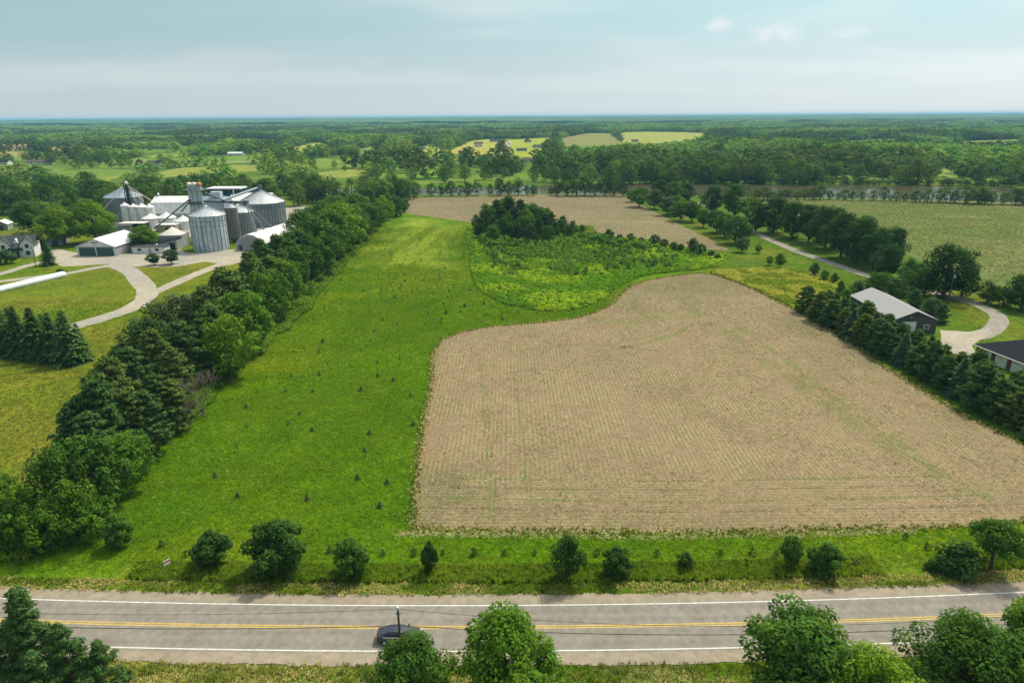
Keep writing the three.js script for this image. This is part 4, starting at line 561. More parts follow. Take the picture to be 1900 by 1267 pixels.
function scatter(name, label, category, spots, geo, mat, size, color, seed, y = 0.02) {
  const q = seeded(seed), im = new THREE.InstancedMesh(geo, mat, spots.length), m = new THREE.Matrix4(), p = new THREE.Vector3(), r = new THREE.Quaternion(), s = new THREE.Vector3(), up = new THREE.Vector3(0, 1, 0), c = new THREE.Color();
  spots.forEach(([x, z], i) => { const k = size(x, z, q); p.set(x, y, z); r.setFromAxisAngle(up, q() * 6.283); s.set(k * between(0.8, 1.3, q), k, k * between(0.8, 1.3, q)); im.setMatrixAt(i, m.compose(p, r, s)); const t = color(x, z, q), v = between(0.8, 1.2, q); im.setColorAt(i, c.setRGB(t[0] * v, t[1] * v, t[2] * v)); });
  im.name = name; tag(im, label, category, null, 'stuff'); return top(im);
}
function spots(n, x0, x1, z0, z1, ok, seed) { const q = seeded(seed), o = []; for (let t = 0; o.length < n && t < n * 12; t++) { const x = between(x0, x1, q), z = between(z0, z1, q); if (ok(x, z, q)) o.push([x, z]); } return o; }
function along(poly, n, w, seed, ok = () => true) { const q = seeded(seed), o = []; let tot = 0; const L = poly.map((a, i) => { const b = poly[(i + 1) % poly.length], l = Math.hypot(b[0] - a[0], b[1] - a[1]); tot += l; return l; }); poly.forEach((a, i) => { const b = poly[(i + 1) % poly.length]; for (let k = 0; k < n * L[i] / tot; k++) { const t = q(), x = mix(a[0], b[0], t) + (q() + q() - 1) * w, z = mix(a[1], b[1], t) + (q() + q() - 1) * w; if (ok(x, z)) o.push([x, z]); } }); return o; }
const onField = (x, z) => inside(cropField, x, z), entrance = (x) => smooth(43, 45, x) * smooth(53, 51, x);
const offRoad = (x, z) => roadZ(x) - z;                       // metres north of the centre line
const greens = (a, b) => (x, z, q) => mix3(a, b, clamp(fbm(x / 7, z / 7, 61) * 1.6 - 0.3 + (q() - 0.5) * 0.4));
scatter('meadow_grass', 'short mown grass of the long meadow', 'grass', spots(84000, -68, 66, -338, -69.5, (x, z, q) => !onField(x, z) && q() < smooth(-220, -100, z) + 0.42 && !inside(rough, x, z) && (z > -215 || x < 40), 1), tufts.short, GRASSY, (x, z, q) => between(0.7, 1.4, q) * (1 + smooth(-130, -300, z)), (x, z, q) => q() < 0.018 ? [0.36, 0.34, 0.14] : mix3(greens([0.082, 0.195, 0.003], [0.175, 0.245, 0.007])(x, z, q), [0.42, 0.50, 0.07], Math.min(1, mownAmount(x, z) * 1.1) * (0.5 + 0.5 * q())), 11);
scatter('lawn_grass', 'grass of the lawn beyond the hedgerow', 'grass', spots(16000, -150, -74, -200, -95, (x, z) => !drives.some((p) => inside(p, x, z)), 2), tufts.short, GRASSY, (x, z, q) => between(0.8, 1.7, q), greens([0.10, 0.15, 0.010], [0.19, 0.195, 0.022]), 12);
scatter('ditch_grass', 'tall dark grass filling the ditch beside the road', 'grass', spots(15000, -46, 110, -78, -66, (x, z, q) => { const d = offRoad(x, z); return d > 6.9 + fbm(x / 3, 3, 4) * 0.8 && d < 10.6 && q() > entrance(x) * 1.2 && (x < 45 || q() < 0.55); }, 3), tufts.tall, GRASSY, (x, z, q) => between(0.5, 1.1, q) * (0.6 + 0.7 * fbm(x / 4, z / 4, 8)), greens([0.07, 0.145, 0.006], [0.15, 0.21, 0.012]), 13);
scatter('dry_verge_grass', 'dry straw coloured grass on the road edges', 'grass', spots(17000, -90, 90, -72, -44, (x, z, q) => { const d = offRoad(x, z); return (d > 5.1 && d < 7.2) || (d < -5.3 && d > -13 && q() < 0.8); }, 4), tufts.short, GRASSY, (x, z, q) => between(1, 2.2, q), (x, z, q) => mix3([0.10, 0.14, 0.012], [0.44, 0.37, 0.15], smooth(0.38, 0.62, fbm(x / 5, z / 2, 9)) * (0.4 + 0.6 * q())), 14);
scatter('rough_weeds', 'tall bright green weeds covering the rough ground', 'weeds', spots(32000, -30, 95, -340, -165, (x, z) => inside(rough, x, z), 5), tufts.weed, GRASSY, (x, z, q) => between(0.7, 1.7, q) * (0.7 + 0.3 * smooth(0, 3, edgeDist(rough, x, z))), (x, z, q) => mix3(mix3([0.14, 0.27, 0.006], [0.30, 0.40, 0.012], smooth(0.42, 0.62, fbm(x / 10, z / 10, 6))), [0.07, 0.15, 0.010], q() < 0.2 ? 1 : 0), 15);
scatter('yellow_weeds', 'yellow flowering weeds at the corner of the crop field', 'weeds', spots(6500, 55, 125, -250, -170, (x, z) => inside(weeds, x, z), 6), tufts.weed, GRASSY, (x, z, q) => between(0.5, 1.2, q), (x, z, q) => mix3([0.20, 0.25, 0.014], [0.55, 0.45, 0.06], smooth(0.40, 0.6, fbm(x / 5, z / 5, 6)) * (0.3 + 0.7 * q())), 16);
scatter('field_edge_weeds', 'weeds straggling along the edge of the crop field', 'weeds', along(cropField, 5200, 1.1, 7, (x, z) => z > -240), tufts.tall, GRASSY, (x, z, q) => between(0.25, 0.75, q), (x, z, q) => q() < 0.35 ? [0.40, 0.33, 0.16] : mix3([0.06, 0.12, 0.008], [0.17, 0.20, 0.014], q()), 17);
scatter('field_clods', 'clods of pale soil over the crop field', 'soil', spots(38000, -20, 95, -215, -77, (x, z) => onField(x, z), 8), blob, CHAFF, (x, z, q) => between(0.5, 1.5, q) * (1 + smooth(-100, -200, z) * 0.7), (x, z, q) => q() < 0.2 ? [0.22, 0.16, 0.10] : mix3([0.31, 0.235, 0.145], [0.45, 0.365, 0.23], q()), 18, 0.045);
scatter('field_seedlings', 'small green shoots of the crop', 'crop', spots(9000, -20, 95, -215, -77, (x, z) => onField(x, z) && fbm(x / 9, z / 9, 33) > 0.47, 9), tufts.short, GRASSY, (x, z, q) => between(0.5, 1, q), (x, z, q) => [0.11, 0.16, 0.02], 19, 0.045);
scatter('corn_litter', 'pale straw litter along the field margin', 'litter', [...along([[-15, -77.2], [-3.7, -76.8], [17.3, -76.1], [38.4, -76.4], [52.8, -77.1]], 2600, 0.9, 10, (x, z) => z > -82 && z < -74), ...along(cropField, 2200, 0.8, 12, (x, z) => x < 0)], tufts.litter, CHAFF, (x, z, q) => between(0.8, 2, q), (x, z, q) => mix3([0.38, 0.31, 0.18], [0.60, 0.52, 0.34], q()), 20);
scatter('hedgerow_weeds', 'rank weeds and brambles along the foot of the hedgerow', 'weeds', spots(9000, -66, -54, -310, -72, (x, z, q) => { const e = -58.5 - 6 * smooth(-180, -310, z) - (z > -100 ? 1.5 : 0) + (fbm(z / 6, 2, 5) - 0.5) * 4; return x < e && x > e - 6 && q() < 1; }, 21), tufts.weed, GRASSY, (x, z, q) => between(0.6, 1.6, q), greens([0.07, 0.15, 0.008], [0.15, 0.22, 0.012]), 22);
scatter('sown_crop', 'low green crop coming up over the sown field', 'crop', (() => { const p = [[155.3, -441.7], [239, -437.3], [304.2, -409.4], [324.3, -398.4], [182.8, -217.2], [167.2, -217.6], [156.1, -214.1], [152.1, -224.3], [156.3, -260.6], [159.2, -290.2], [156.3, -323.9], [157.5, -378.4]]; return spots(26000, 130, 380, -440, -200, (x, z, q) => inside(p, x, z) && q() < 0.35 + fbm(x / 30, z / 10, 3), 23); })(), tufts.short, GRASSY, (x, z, q) => between(1.2, 2.6, q), (x, z, q) => mix3([0.13, 0.19, 0.03], [0.27, 0.26, 0.10], q()), 24, 0.03);
scatter('far_field_clods', 'pale clods over the far crop field', 'soil', (() => { const p = [[-68.6, -456.4], [-17.6, -469.4], [73.3, -467.7], [78.7, -400.3], [86.2, -292.8], [86.4, -274.1], [60.3, -303.3], [35.4, -317.5], [-25, -359.6], [-59.4, -392.7]]; return spots(16000, -90, 120, -480, -240, (x, z) => inside(p, x, z), 25); })(), blob, CHAFF, (x, z, q) => between(1.2, 3.2, q), (x, z, q) => q() < 0.4 ? [0.17, 0.135, 0.08] : mix3([0.30, 0.23, 0.14], [0.44, 0.36, 0.23], q()), 26, 0.045);
scatter('scrub_carpet', 'low leafy scrub spreading before the copse', 'scrub', (() => { const p = [[-15.5, -307.5], [2.7, -309.7], [34.2, -305.7], [56.6, -283.5], [75.9, -255.7], [60.9, -244.4], [32, -232.6], [18.3, -224.7], [5.7, -231.7], [-3.5, -225.3], [-11.2, -258.4]]; return spots(4200, -30, 100, -340, -200, (x, z, q) => inside(p, x, z) && q() < smooth(0.36, 0.60, fbm(x / 9, z / 9, 71, 4) + 0.10 * smooth(-250, -300, z)) * smooth(0, 5, edgeDist(p, x, z)), 27); })(), tufts.weed, GRASSY, (x, z, q) => between(0.8, 2.8, q) * (1 + 0.8 * smooth(-255, -310, z)), (x, z, q) => mix3([0.055, 0.125, 0.010], [0.12, 0.205, 0.012], q()), 28);

// ---------------------------------------------------------------- buildings, bins, vehicles, poles
const stainMap = (sx, sy) => { const t = T.stain.clone(); t.repeat.set(sx, sy); t.needsUpdate = true; return t; };
const ribMap = (n) => { const t = T.sheet.clone(); t.repeat.set(n, 1); t.needsUpdate = true; return t; };
const B = {
  steel: new THREE.MeshPhysicalMaterial({ color: lin(0.58, 0.67, 0.74), metalness: 0.35, roughness: 0.5, map: stainMap(2, 1) }),
  steelDark: new THREE.MeshPhysicalMaterial({ color: lin(0.30, 0.34, 0.375), metalness: 0.35, roughness: 0.5, map: stainMap(2, 1) }),
  rib: std({ color: lin(0.085, 0.105, 0.125), roughness: 0.6, specularIntensity: 0.5 }),
  roofSteel: new THREE.MeshPhysicalMaterial({ color: lin(0.58, 0.62, 0.65), metalness: 0.35, roughness: 0.45, map: stainMap(3, 1) }),
  white: std({ color: lin(0.86, 0.86, 0.85), roughness: 0.55, specularIntensity: 0.5, map: stainMap(1, 1) }),
  whiteRoof: std({ color: lin(0.84, 0.84, 0.84), roughness: 0.5, specularIntensity: 0.5, map: stainMap(1, 1), bumpMap: ribMap(2), bumpScale: 0.02 }),
  greySheet: std({ color: lin(0.40, 0.42, 0.43), roughness: 0.6, specularIntensity: 0.5, map: stainMap(1, 1), bumpMap: ribMap(3), bumpScale: 0.02 }),
  blueGrey: std({ color: lin(0.30, 0.365, 0.44), roughness: 0.55, specularIntensity: 0.5, map: stainMap(1, 1) }),
  greenDoor: std({ color: lin(0.055, 0.115, 0.115), roughness: 0.6, specularIntensity: 0.4, map: stainMap(1, 1) }),
  darkGreen: std({ color: lin(0.012, 0.055, 0.052), roughness: 0.6, specularIntensity: 0.4, map: stainMap(1, 1) }),
  greenSteel: std({ color: lin(0.018, 0.050, 0.052), roughness: 0.5, specularIntensity: 0.5 }),
  black: std({ color: lin(0.015, 0.017, 0.02), roughness: 0.6, specularIntensity: 0.4 }),
  concrete: std({ color: lin(0.20, 0.19, 0.165), map: stainMap(3, 1) }),
  rust: std({ color: lin(0.42, 0.20, 0.11) }), tan: std({ color: lin(0.42, 0.38, 0.27), map: stainMap(2, 1) }),
  shingle: std({ color: lin(0.030, 0.034, 0.040), map: stainMap(6, 6) }), shingleGrey: std({ color: lin(0.085, 0.095, 0.10), map: stainMap(5, 5) }), shingleBrown: std({ color: lin(0.14, 0.10, 0.085), map: stainMap(5, 5) }), porchGreen: std({ color: lin(0.045, 0.08, 0.062), map: stainMap(4, 4) }),
  brick: std({ color: lin(0.22, 0.115, 0.075), map: stainMap(10, 10) }), boards: std({ color: lin(0.115, 0.108, 0.112), map: stainMap(6, 1), bumpMap: ribMap(2), bumpScale: 0.02 }), cream: std({ color: lin(0.62, 0.58, 0.50) }),
  glass: new THREE.MeshPhysicalMaterial({ color: lin(0.03, 0.04, 0.05), roughness: 0.08, specularIntensity: 1 }),
  wood: std({ color: lin(0.16, 0.135, 0.105), map: stainMap(2, 1) }), pale: std({ color: lin(0.55, 0.52, 0.47) }),
};
function prism(pts, d) { const s = new THREE.Shape(pts.map(([a, b]) => new THREE.Vector2(a, b))); const g = new THREE.ExtrudeGeometry(s, { depth: d, bevelEnabled: false }).translate(0, 0, -d / 2); const p = g.attributes.position, uv = []; for (let i = 0; i < p.count; i++) uv.push((p.getX(i) + p.getZ(i)) / 8, p.getY(i) / 8); g.setAttribute('uv', new THREE.Float32BufferAttribute(uv, 2)); return g; }
// a gabled building: ridge along local z; w across, d along
function gabled(o, w, d, eave, ridge, wall, roof, over = 0.45, t = 0.16) {
  part('wall', prism([[-w / 2, -0.1], [w / 2, -0.1], [w / 2, eave], [0, ridge], [-w / 2, eave]], d), wall, o);
  const sl = (ridge - eave) / (w / 2), e = eave - sl * over + 0.03;
  return part('roof', prism([[-w / 2 - over, e], [0, ridge + 0.03], [w / 2 + over, e], [w / 2 + over, e + t], [0, ridge + 0.03 + t], [-w / 2 - over, e + t]], d + over * 2), roof, o);
}
// a window on a face: x along the face, out = how far the face lies from the centre, turn = which face
function windowOn(o, w, h, x, y, out, turn, frame = B.white) {
  const f = part('window', box(w + 0.24, h + 0.24, 0.08), frame, o); f.rotation.y = turn; f.position.set(Math.cos(turn) * x + Math.sin(turn) * (out + 0.03), y, -Math.sin(turn) * x + Math.cos(turn) * (out + 0.03));
  const p = part('pane', box(w, h, 0.06, 0, 0.12, 0.035), B.glass, f); return f;
}
function doorOn(o, w, h, x, out, turn, m = B.white, y = 0, name = 'door') { const f = part(name, box(w, h, 0.1), m, o); f.rotation.y = turn; f.position.set(Math.cos(turn) * x + Math.sin(turn) * (out + 0.04), y, -Math.sin(turn) * x + Math.cos(turn) * (out + 0.04)); return f; }
// a round steel bin
function bin(name, x, z, r, eave, peak, stiff, wall, roof, label, group, o2 = {}) {
  const o = base(name, x, z);
  part('wall', new THREE.CylinderGeometry(r, r, eave + 0.1, 48, 1, true).translate(0, eave / 2 - 0.05, 0), wall, o);
  part('roof', new THREE.LatheGeometry([new THREE.Vector2(r + 0.18, eave - 0.12), new THREE.Vector2(r + 0.18, eave), new THREE.Vector2(0.55, peak - 0.15), new THREE.Vector2(0.5, peak + 0.25), new THREE.Vector2(0.01, peak + 0.35)], 48), roof, o);
  for (let i = 0; i < stiff; i++) { const a = i / stiff * 6.2832, s = part('stiffener', STIFF, B.rib, o); s.scale.set(1, eave - 0.15, 1); s.position.set(Math.sin(a) * (r + 0.03), 0, Math.cos(a) * (r + 0.03)); s.rotation.y = a; }
  for (const y of o2.rings || []) part('wind_ring', new THREE.TorusGeometry(r + 0.06, 0.06, 6, 48).rotateX(Math.PI / 2).translate(0, y, 0), B.rib, o);
  if (o2.ribs) part('roof_ribs', mergeAll(Array.from({ length: o2.ribs }, (_, i) => { const a = i / o2.ribs * 6.2832; return rod([Math.sin(a) * (r + 0.1), eave + 0.04, Math.cos(a) * (r + 0.1)], [Math.sin(a) * 0.7, peak - 0.1, Math.cos(a) * 0.7], 0.07, 0.05, 5); })), o2.ribMat || B.steelDark, o, 'stuff');
  if (o2.door) { const d = part('hatch', box(1, 1.9, 0.12), B.steelDark, o); d.position.set(Math.sin(o2.door) * (r + 0.05), 0.4, Math.cos(o2.door) * (r + 0.05)); d.rotation.y = o2.door; const l = part('ladder', [rod([-0.22, 0.3, 0], [-0.22, eave, 0], 0.03), rod([0.22, 0.3, 0], [0.22, eave, 0], 0.03), ...Array.from({ length: 18 }, (_, i) => rod([-0.22, 0.6 + i * eave / 19, 0], [0.22, 0.6 + i * eave / 19, 0], 0.02, 0.02, 5))], B.rib, o); l.position.set(Math.sin(o2.door + 0.3) * (r + 0.15), 0, Math.cos(o2.door + 0.3) * (r + 0.15)); l.rotation.y = o2.door + 0.3; }
  tag(o, label, 'grain bin', group); return top(o);
}
const STIFF = box(0.16, 1, 0.14);
{
  const EL = 'grain elevator';
  bin('grain_silo', -124.6, -281.6, 7.0, 14.4, 17.8, 24, B.steel, B.roofSteel, 'tall corrugated steel silo with dark uprights before the elevator tower', EL, { rings: [10.2, 12.3], ribs: 36, door: -0.25 });
  bin('grain_bin', -123.6, -312, 6.8, 11.8, 14.6, 30, B.steelDark, B.roofSteel, 'steel bin behind the weathered dryer tower', EL, { ribs: 32 });
  bin('grain_bin', -126.5, -350, 11.3, 11.6, 17.4, 42, B.steelDark, B.roofSteel, 'widest steel bin with a conveyor climbing to its roof peak', EL, { rings: [10.2, 9.2], ribs: 44 });
  bin('grain_bin', -207.5, -371, 9.4, 12.4, 17.0, 24, B.steelDark, B.blueGrey, 'steel bin with a blue grey cone roof beside the green leg', EL, { ribs: 30 });
  bin('feed_tank', -196.7, -351.6, 2.1, 9.9, 11.0, 0, B.white, B.white, 'white upright tank standing next to the blue roofed bin', EL);
  bin('feed_tank', -192.2, -351.4, 2.3, 9.4, 10.4, 0, B.white, B.white, 'rust streaked white upright tank beside the green leg', EL);
  bin('feed_tank', -187.9, -351.3, 2.6, 9.2, 10.6, 0, B.white, B.white, 'white upright tank with a band of pipes', EL, { rings: [3.6] });
  bin('feed_tank', -184, -351.1, 2.2, 9.0, 10.4, 0, B.white, B.white, 'white upright tank nearest the white barn', EL);
  bin('squat_bin', -179.5, -342.1, 4.1, 4.8, 6.7, 0, B.white, B.white, 'squat white bin with a peaked roof below the upright tanks', EL, { rings: [4.6] });
  bin('squat_bin', -173.2, -345.3, 4.3, 4.6, 7.0, 0, B.white, B.white, 'squat white bin standing on the tan plinth', EL, { rings: [4.4] });
  bin('squat_bin', -161.5, -337.9, 4.1, 4.0, 6.2, 0, B.white, B.white, 'squat white bin behind the grey scale house', EL);
  { const o = base('plinth', -166.4, -331.5); part('wall', box(9.5, 3.0, 5), B.tan, o); part('deck', box(10, 0.3, 5.4, 0, 3.0), B.white, o); part('opening', box(3, 2, 0.1, 1.5, 0, 2.52), B.black, o); tag(o, 'tan concrete plinth with a dark opening under a white bin', 'plinth', EL); top(o); }
  // dryer tower
  { const o = base('dryer_tower', -121.4, -298.5); part('wall', new THREE.CylinderGeometry(2.6, 2.6, 13.0, 32).translate(0, 8.6, 0), B.concrete, o); part('cap', new THREE.ConeGeometry(2.75, 1.7, 32).translate(0, 15.9, 0), B.steelDark, o); part('hopper', new THREE.CylinderGeometry(2.6, 0.7, 2, 24).translate(0, 1.1, 0), B.concrete, o); for (const a of [0.6, 2.2, 3.8, 5.4]) part('leg', rod([Math.sin(a) * 2.5, -0.1, Math.cos(a) * 2.5], [Math.sin(a) * 2.5, 3, Math.cos(a) * 2.5], 0.16), B.rib, o); for (const y of [4.5, 7.5, 10.5, 13.5]) part('band', new THREE.TorusGeometry(2.65, 0.09, 6, 32).rotateX(Math.PI / 2).translate(0, y, 0), B.rib, o); part('ladder', [rod([2.9, 0, 0.3], [2.9, 15, 0.3], 0.05), rod([2.9, 0, -0.3], [2.9, 15, -0.3], 0.05)], B.pale, o); tag(o, 'weathered grey brown dryer tower between the silo and the bins', 'tower', EL); top(o); }
  // elevator leg with three heads
  { const o = base('elevator_tower', -136.6, -300.5); for (const [i, dx] of [-2.1, 0, 2.1].entries()) { part('leg_casing', box(1.5, 24, 1.6, dx, 0, 0), B.steel, o); const hd = part('head', new THREE.SphereGeometry(1.15, 20, 12).scale(1, 0.95, 1.15).translate(dx, 24.6, 0), i === 2 ? B.rust : B.pale, o); } part('platform', box(8.5, 0.25, 4.6, 0, 22.4, 0), B.steelDark, o); part('railing', [rod([-4.2, 23.4, 2.2], [4.2, 23.4, 2.2], 0.06), rod([-4.2, 23.4, -2.2], [4.2, 23.4, -2.2], 0.06), ...[-4.2, -1.4, 1.4, 4.2].flatMap((x) => [rod([x, 22.5, 2.2], [x, 23.4, 2.2], 0.05), rod([x, 22.5, -2.2], [x, 23.4, -2.2], 0.05)])], B.rib, o); part('distributor', box(5.5, 1.2, 3, 0, 16.2, 0), B.rib, o);
    for (const [a, b] of [[[-2, 19, 0], [-14.5, 7.4, 12]], [[-1.6, 19, 0], [-5.5, 13.5, 4]], [[2, 22, 0], [14, 16, -3]], [[1.8, 17, 0.5], [6, 13.8, 4]]]) part('spout', rod(a, b, 0.32), B.rib, o);
    tag(o, 'steel elevator tower with three round motor heads and dark spouts', 'tower', EL); top(o); }
  { const o = base('conveyor', 0, 0); part('trough', rod([-136, 17.6, -301], [-117, 16.4, -305], 0.55), B.rib, o); part('gearbox', box(2, 1.6, 2, -117, 15.6, -305), B.rib, o); for (const [x, y, z] of [[-106.2, 6.9, -284], [-105, 6.9, -290], [-103.8, 6.9, -296]]) part('spout', rod([-117, 16, -305], [x, y, z], 0.27), B.rib, o); tag(o, 'dark overhead conveyor with three spouts down to the round roofed hut', 'conveyor', EL); top(o); }
  { const o = base('conveyor', 0, 0); part('trough', rod([-141, 13.6, -338], [-126.5, 18.6, -350], 0.6), B.steel, o); part('drive', box(1.8, 1.5, 1.8, -126.5, 18.1, -350), B.rib, o); part('leg', rod([-141, -0.1, -338], [-141, 13.4, -338], 0.3), B.steelDark, o); tag(o, 'inclined conveyor reaching the peak of the widest bin', 'conveyor', EL); top(o); }
  // round roofed hut
  { const o = base('quonset_hut', -104.2, -293, -0.19); const pts = [[6.4, -0.1]]; for (let i = 0; i <= 20; i++) { const a = i / 20 * Math.PI; pts.push([Math.cos(a) * 6.4, 0.6 + Math.sin(a) * 6.1]); } pts.push([-6.4, -0.1]); part('shell', prism(pts, 31), B.whiteRoof, o); const inner = pts.map(([a, b]) => [a * 0.95, b * 0.95 - 0.03]); part('end_wall', prism(inner, 0.2).translate(0, 0, 15.55), B.greySheet, o); doorOn(o, 1.4, 2.3, -4.2, 15.62, 0, B.greenDoor); for (const y of [1.6, 2.6, 3.6, 4.6]) part('seam', box(Math.sqrt(Math.max(1, 5.9 * 5.9 - (y - 0.6) ** 2)) * 2, 0.07, 0.06, 0, y, 15.68), B.rib, o); tag(o, 'white round roofed metal hut at the end of the hedgerow', 'hut', EL); top(o); }
  // white gambrel barn and its grey extension
  { const o = base('storage_barn', -176.5, -364, Math.PI / 2); const gam = [[-7.5, -0.1], [7.5, -0.1], [7.5, 5.2], [5.6, 10.2], [0, 12.8], [-5.6, 10.2], [-7.5, 5.2]]; part('wall', prism(gam, 20), B.greySheet, o); const out = [[7.9, 5.0], [5.9, 10.4], [0, 13.1], [-5.9, 10.4], [-7.9, 5.0]]; part('roof', prism([...out, ...[...out].reverse().map(([a, b]) => [a * 0.97, b - 0.25])], 20.6), B.white, o); for (const zz of [-8.5, 8.5]) part('vent', [rod([0, 13, zz], [0, 14.2, zz], 0.35), new THREE.ConeGeometry(0.8, 0.6, 12).translate(0, 14.4, zz)], B.white, o); tag(o, 'white roofed barn with a bent roof slope and two vents', 'barn', EL); top(o); }
  { const o = base('storage_barn', -157.5, -364, Math.PI / 2); part('wall', prism([[-7.4, -0.1], [7.4, -0.1], [7.4, 5.1], [5.5, 10.1], [0, 12.7], [-5.5, 10.1], [-7.4, 5.1]], 17.4), B.blueGrey, o); const out = [[7.6, 5.0], [5.7, 10.2], [0, 12.9], [-5.7, 10.2], [-7.6, 5.0]]; part('roof', prism([...out, ...[...out].reverse().map(([a, b]) => [a * 0.98, b - 0.2])], 17.5), B.blueGrey, o); part('penthouse', box(4, 3, 5, 0, 12.2, 3), B.steel, o); tag(o, 'blue grey steel extension joined to the white roofed barn', 'barn', EL); top(o); }
  { const o = base('elevator_house', -158.5, -388); part('wall', box(18, 14.6, 10, 0, -0.1), B.darkGreen, o); part('roof', box(18.8, 0.6, 10.8, 0, 14.5), B.white, o); part('downpipe', box(0.6, 10, 0.3, 5.6, 4.4, 5.2), B.white, o); tag(o, 'dark green elevator house with a white roof edge', 'building', EL); top(o); }
  { const o = base('storage_shed', -143, -384, Math.PI / 2); gabled(o, 16, 22, 8.5, 12.2, B.greySheet, B.whiteRoof); tag(o, 'long shed with a white roof behind the widest bin', 'shed', EL); top(o); }
  // grey scale house with a pleated cone
  { const o = base('scale_house', -143.6, -289.5, 0.06); part('wall', box(9.5, 5.4, 9, 0, -0.1), B.greySheet, o); part('cone', new THREE.ConeGeometry(4.9, 3.0, 28, 1).translate(0, 6.8, 0), B.pale, o); part('lean_to', prism([[-6.2, -0.1], [5.2, -0.1], [5.2, 4.6], [-6.2, 2.6]], 6).translate(0, 0, 7.6), B.greySheet, o); part('lean_to_roof', prism([[-6.7, 2.54], [5.5, 4.68], [5.5, 4.9], [-6.7, 2.76]], 6.8).translate(0, 0, 7.6), B.shingle, o); part('doorway', box(2.2, 3.2, 0.1, 3.4, 0, 10.62), B.black, o); tag(o, 'grey scale house with a pleated cone roof beside the tall silo', 'building', EL); top(o); }
  // green lattice leg
  { const o = base('lattice_leg', -197.1, -357.2); for (const [sx, sz] of [[-1, -1], [1, -1], [1, 1], [-1, 1]]) part('post', rod([sx * 1.3, -0.1, sz * 1.3], [sx * 0.9, 19.5, sz * 0.9], 0.2), B.greenSteel, o); for (let y = 1; y < 19; y += 3) part('brace', [rod([-1.25, y, 1.25], [1.2, y + 2.8, 1.2], 0.1), rod([1.25, y, -1.25], [-1.2, y + 2.8, -1.2], 0.1), rod([-1.25, y, -1.25], [-1.2, y + 2.8, 1.2], 0.1), rod([1.25, y, 1.25], [1.2, y + 2.8, -1.2], 0.1)], B.greenSteel, o, 'stuff'); part('casing', box(1.2, 20, 1.2), B.greenSteel, o); part('head', new THREE.SphereGeometry(1, 16, 10).translate(0, 20.4, 0), B.pale, o); for (const [x, y, z] of [[-9, 16, -11], [-11, 8, 5], [3, 11, -1], [6.5, 10.8, -2], [11, 10.6, -2.5]]) part('spout', rod([0, 19.6, 0], [x, y, z], 0.16), B.pale, o); for (const s of [[5, 15], [7.5, 14]]) part('hopper', new THREE.CylinderGeometry(0.5, 0.2, 1.2, 10).translate(s[0], s[1], 2), B.white, o); tag(o, 'dark green lattice leg with pale spouts over the upright tanks', 'tower', EL); top(o); }
  { const o = base('open_shed', -183.8, -333.8); part('roof', box(12, 0.3, 6, 0, 3.5), B.pale, o); part('back_wall', box(11.6, 3.5, 0.2, 0, 0, -2.8), B.black, o); for (const x of [-5.7, 0, 5.7]) part('post', box(0.25, 3.5, 0.25, x, 0, 2.8), B.black, o); part('side_wall', box(0.2, 3.5, 5.4, -5.7), B.black, o); part('side_wall', box(0.2, 3.5, 5.4, 5.7), B.black, o); tag(o, 'flat roofed open shed, dark inside, below the upright tanks', 'shed', EL); top(o); }
  { const o = base('storage_shed', -185.2, -319.6, 0.5); part('wall', box(14, 4.2, 8, 0, -0.1), B.blueGrey, o); part('roof', box(14.6, 0.25, 8.6, 0, 4.1), B.shingleGrey, o); tag(o, 'low blue grey shed with a flat roof behind the long shed', 'shed', EL); top(o); }
  // long shed with white roof and green doors
  { const o = base('long_shed', -164.6, -279.2, -0.02); gabled(o, 15.4, 21.5, 3.7, 6.8, B.greySheet, B.whiteRoof, 0.35); part('gable_panel', prism([[-7.5, 3.72], [7.5, 3.72], [0, 6.7]], 0.06).translate(0, 0, 10.79), B.white, o); for (const x of [-3.55, 3.65]) doorOn(o, 6.6, 3.3, x, 10.76, 0, B.greenDoor, 0.05, 'sliding_door'); for (const x of [-7.4, -6.95, 0.05, 7.4]) part('trim', box(0.3, 3.6, 0.16, x, 0, 10.84), B.white, o); part('sign_board', box(2.6, 0.35, 0.05, 0, 5.15, 10.86), B.greenDoor, o); tag(o, 'long shed with a white roof and two dark green sliding doors', 'shed', EL); top(o); }
  // office trailer
  { const o = base('office_trailer', -146.6, -275.6, -0.03); part('wall', box(13.5, 2.5, 4.6), B.white, o); part('roof', box(13.9, 0.22, 5, 0, 2.5), B.shingleGrey, o); windowOn(o, 1.5, 1.0, -3.6, 0.9, 2.3, 0, B.pale); windowOn(o, 1.5, 1.0, 3.6, 0.9, 2.3, 0, B.pale); doorOn(o, 0.95, 2, 0.6, 2.3, 0, B.greySheet); part('dish', new THREE.SphereGeometry(0.5, 14, 8, 0, 6.3, 0, 1.2).rotateX(0.7).translate(2.6, 3.1, 0), B.white, o); tag(o, 'small white flat roofed office in front of the spreading tree', 'office', EL); top(o); }
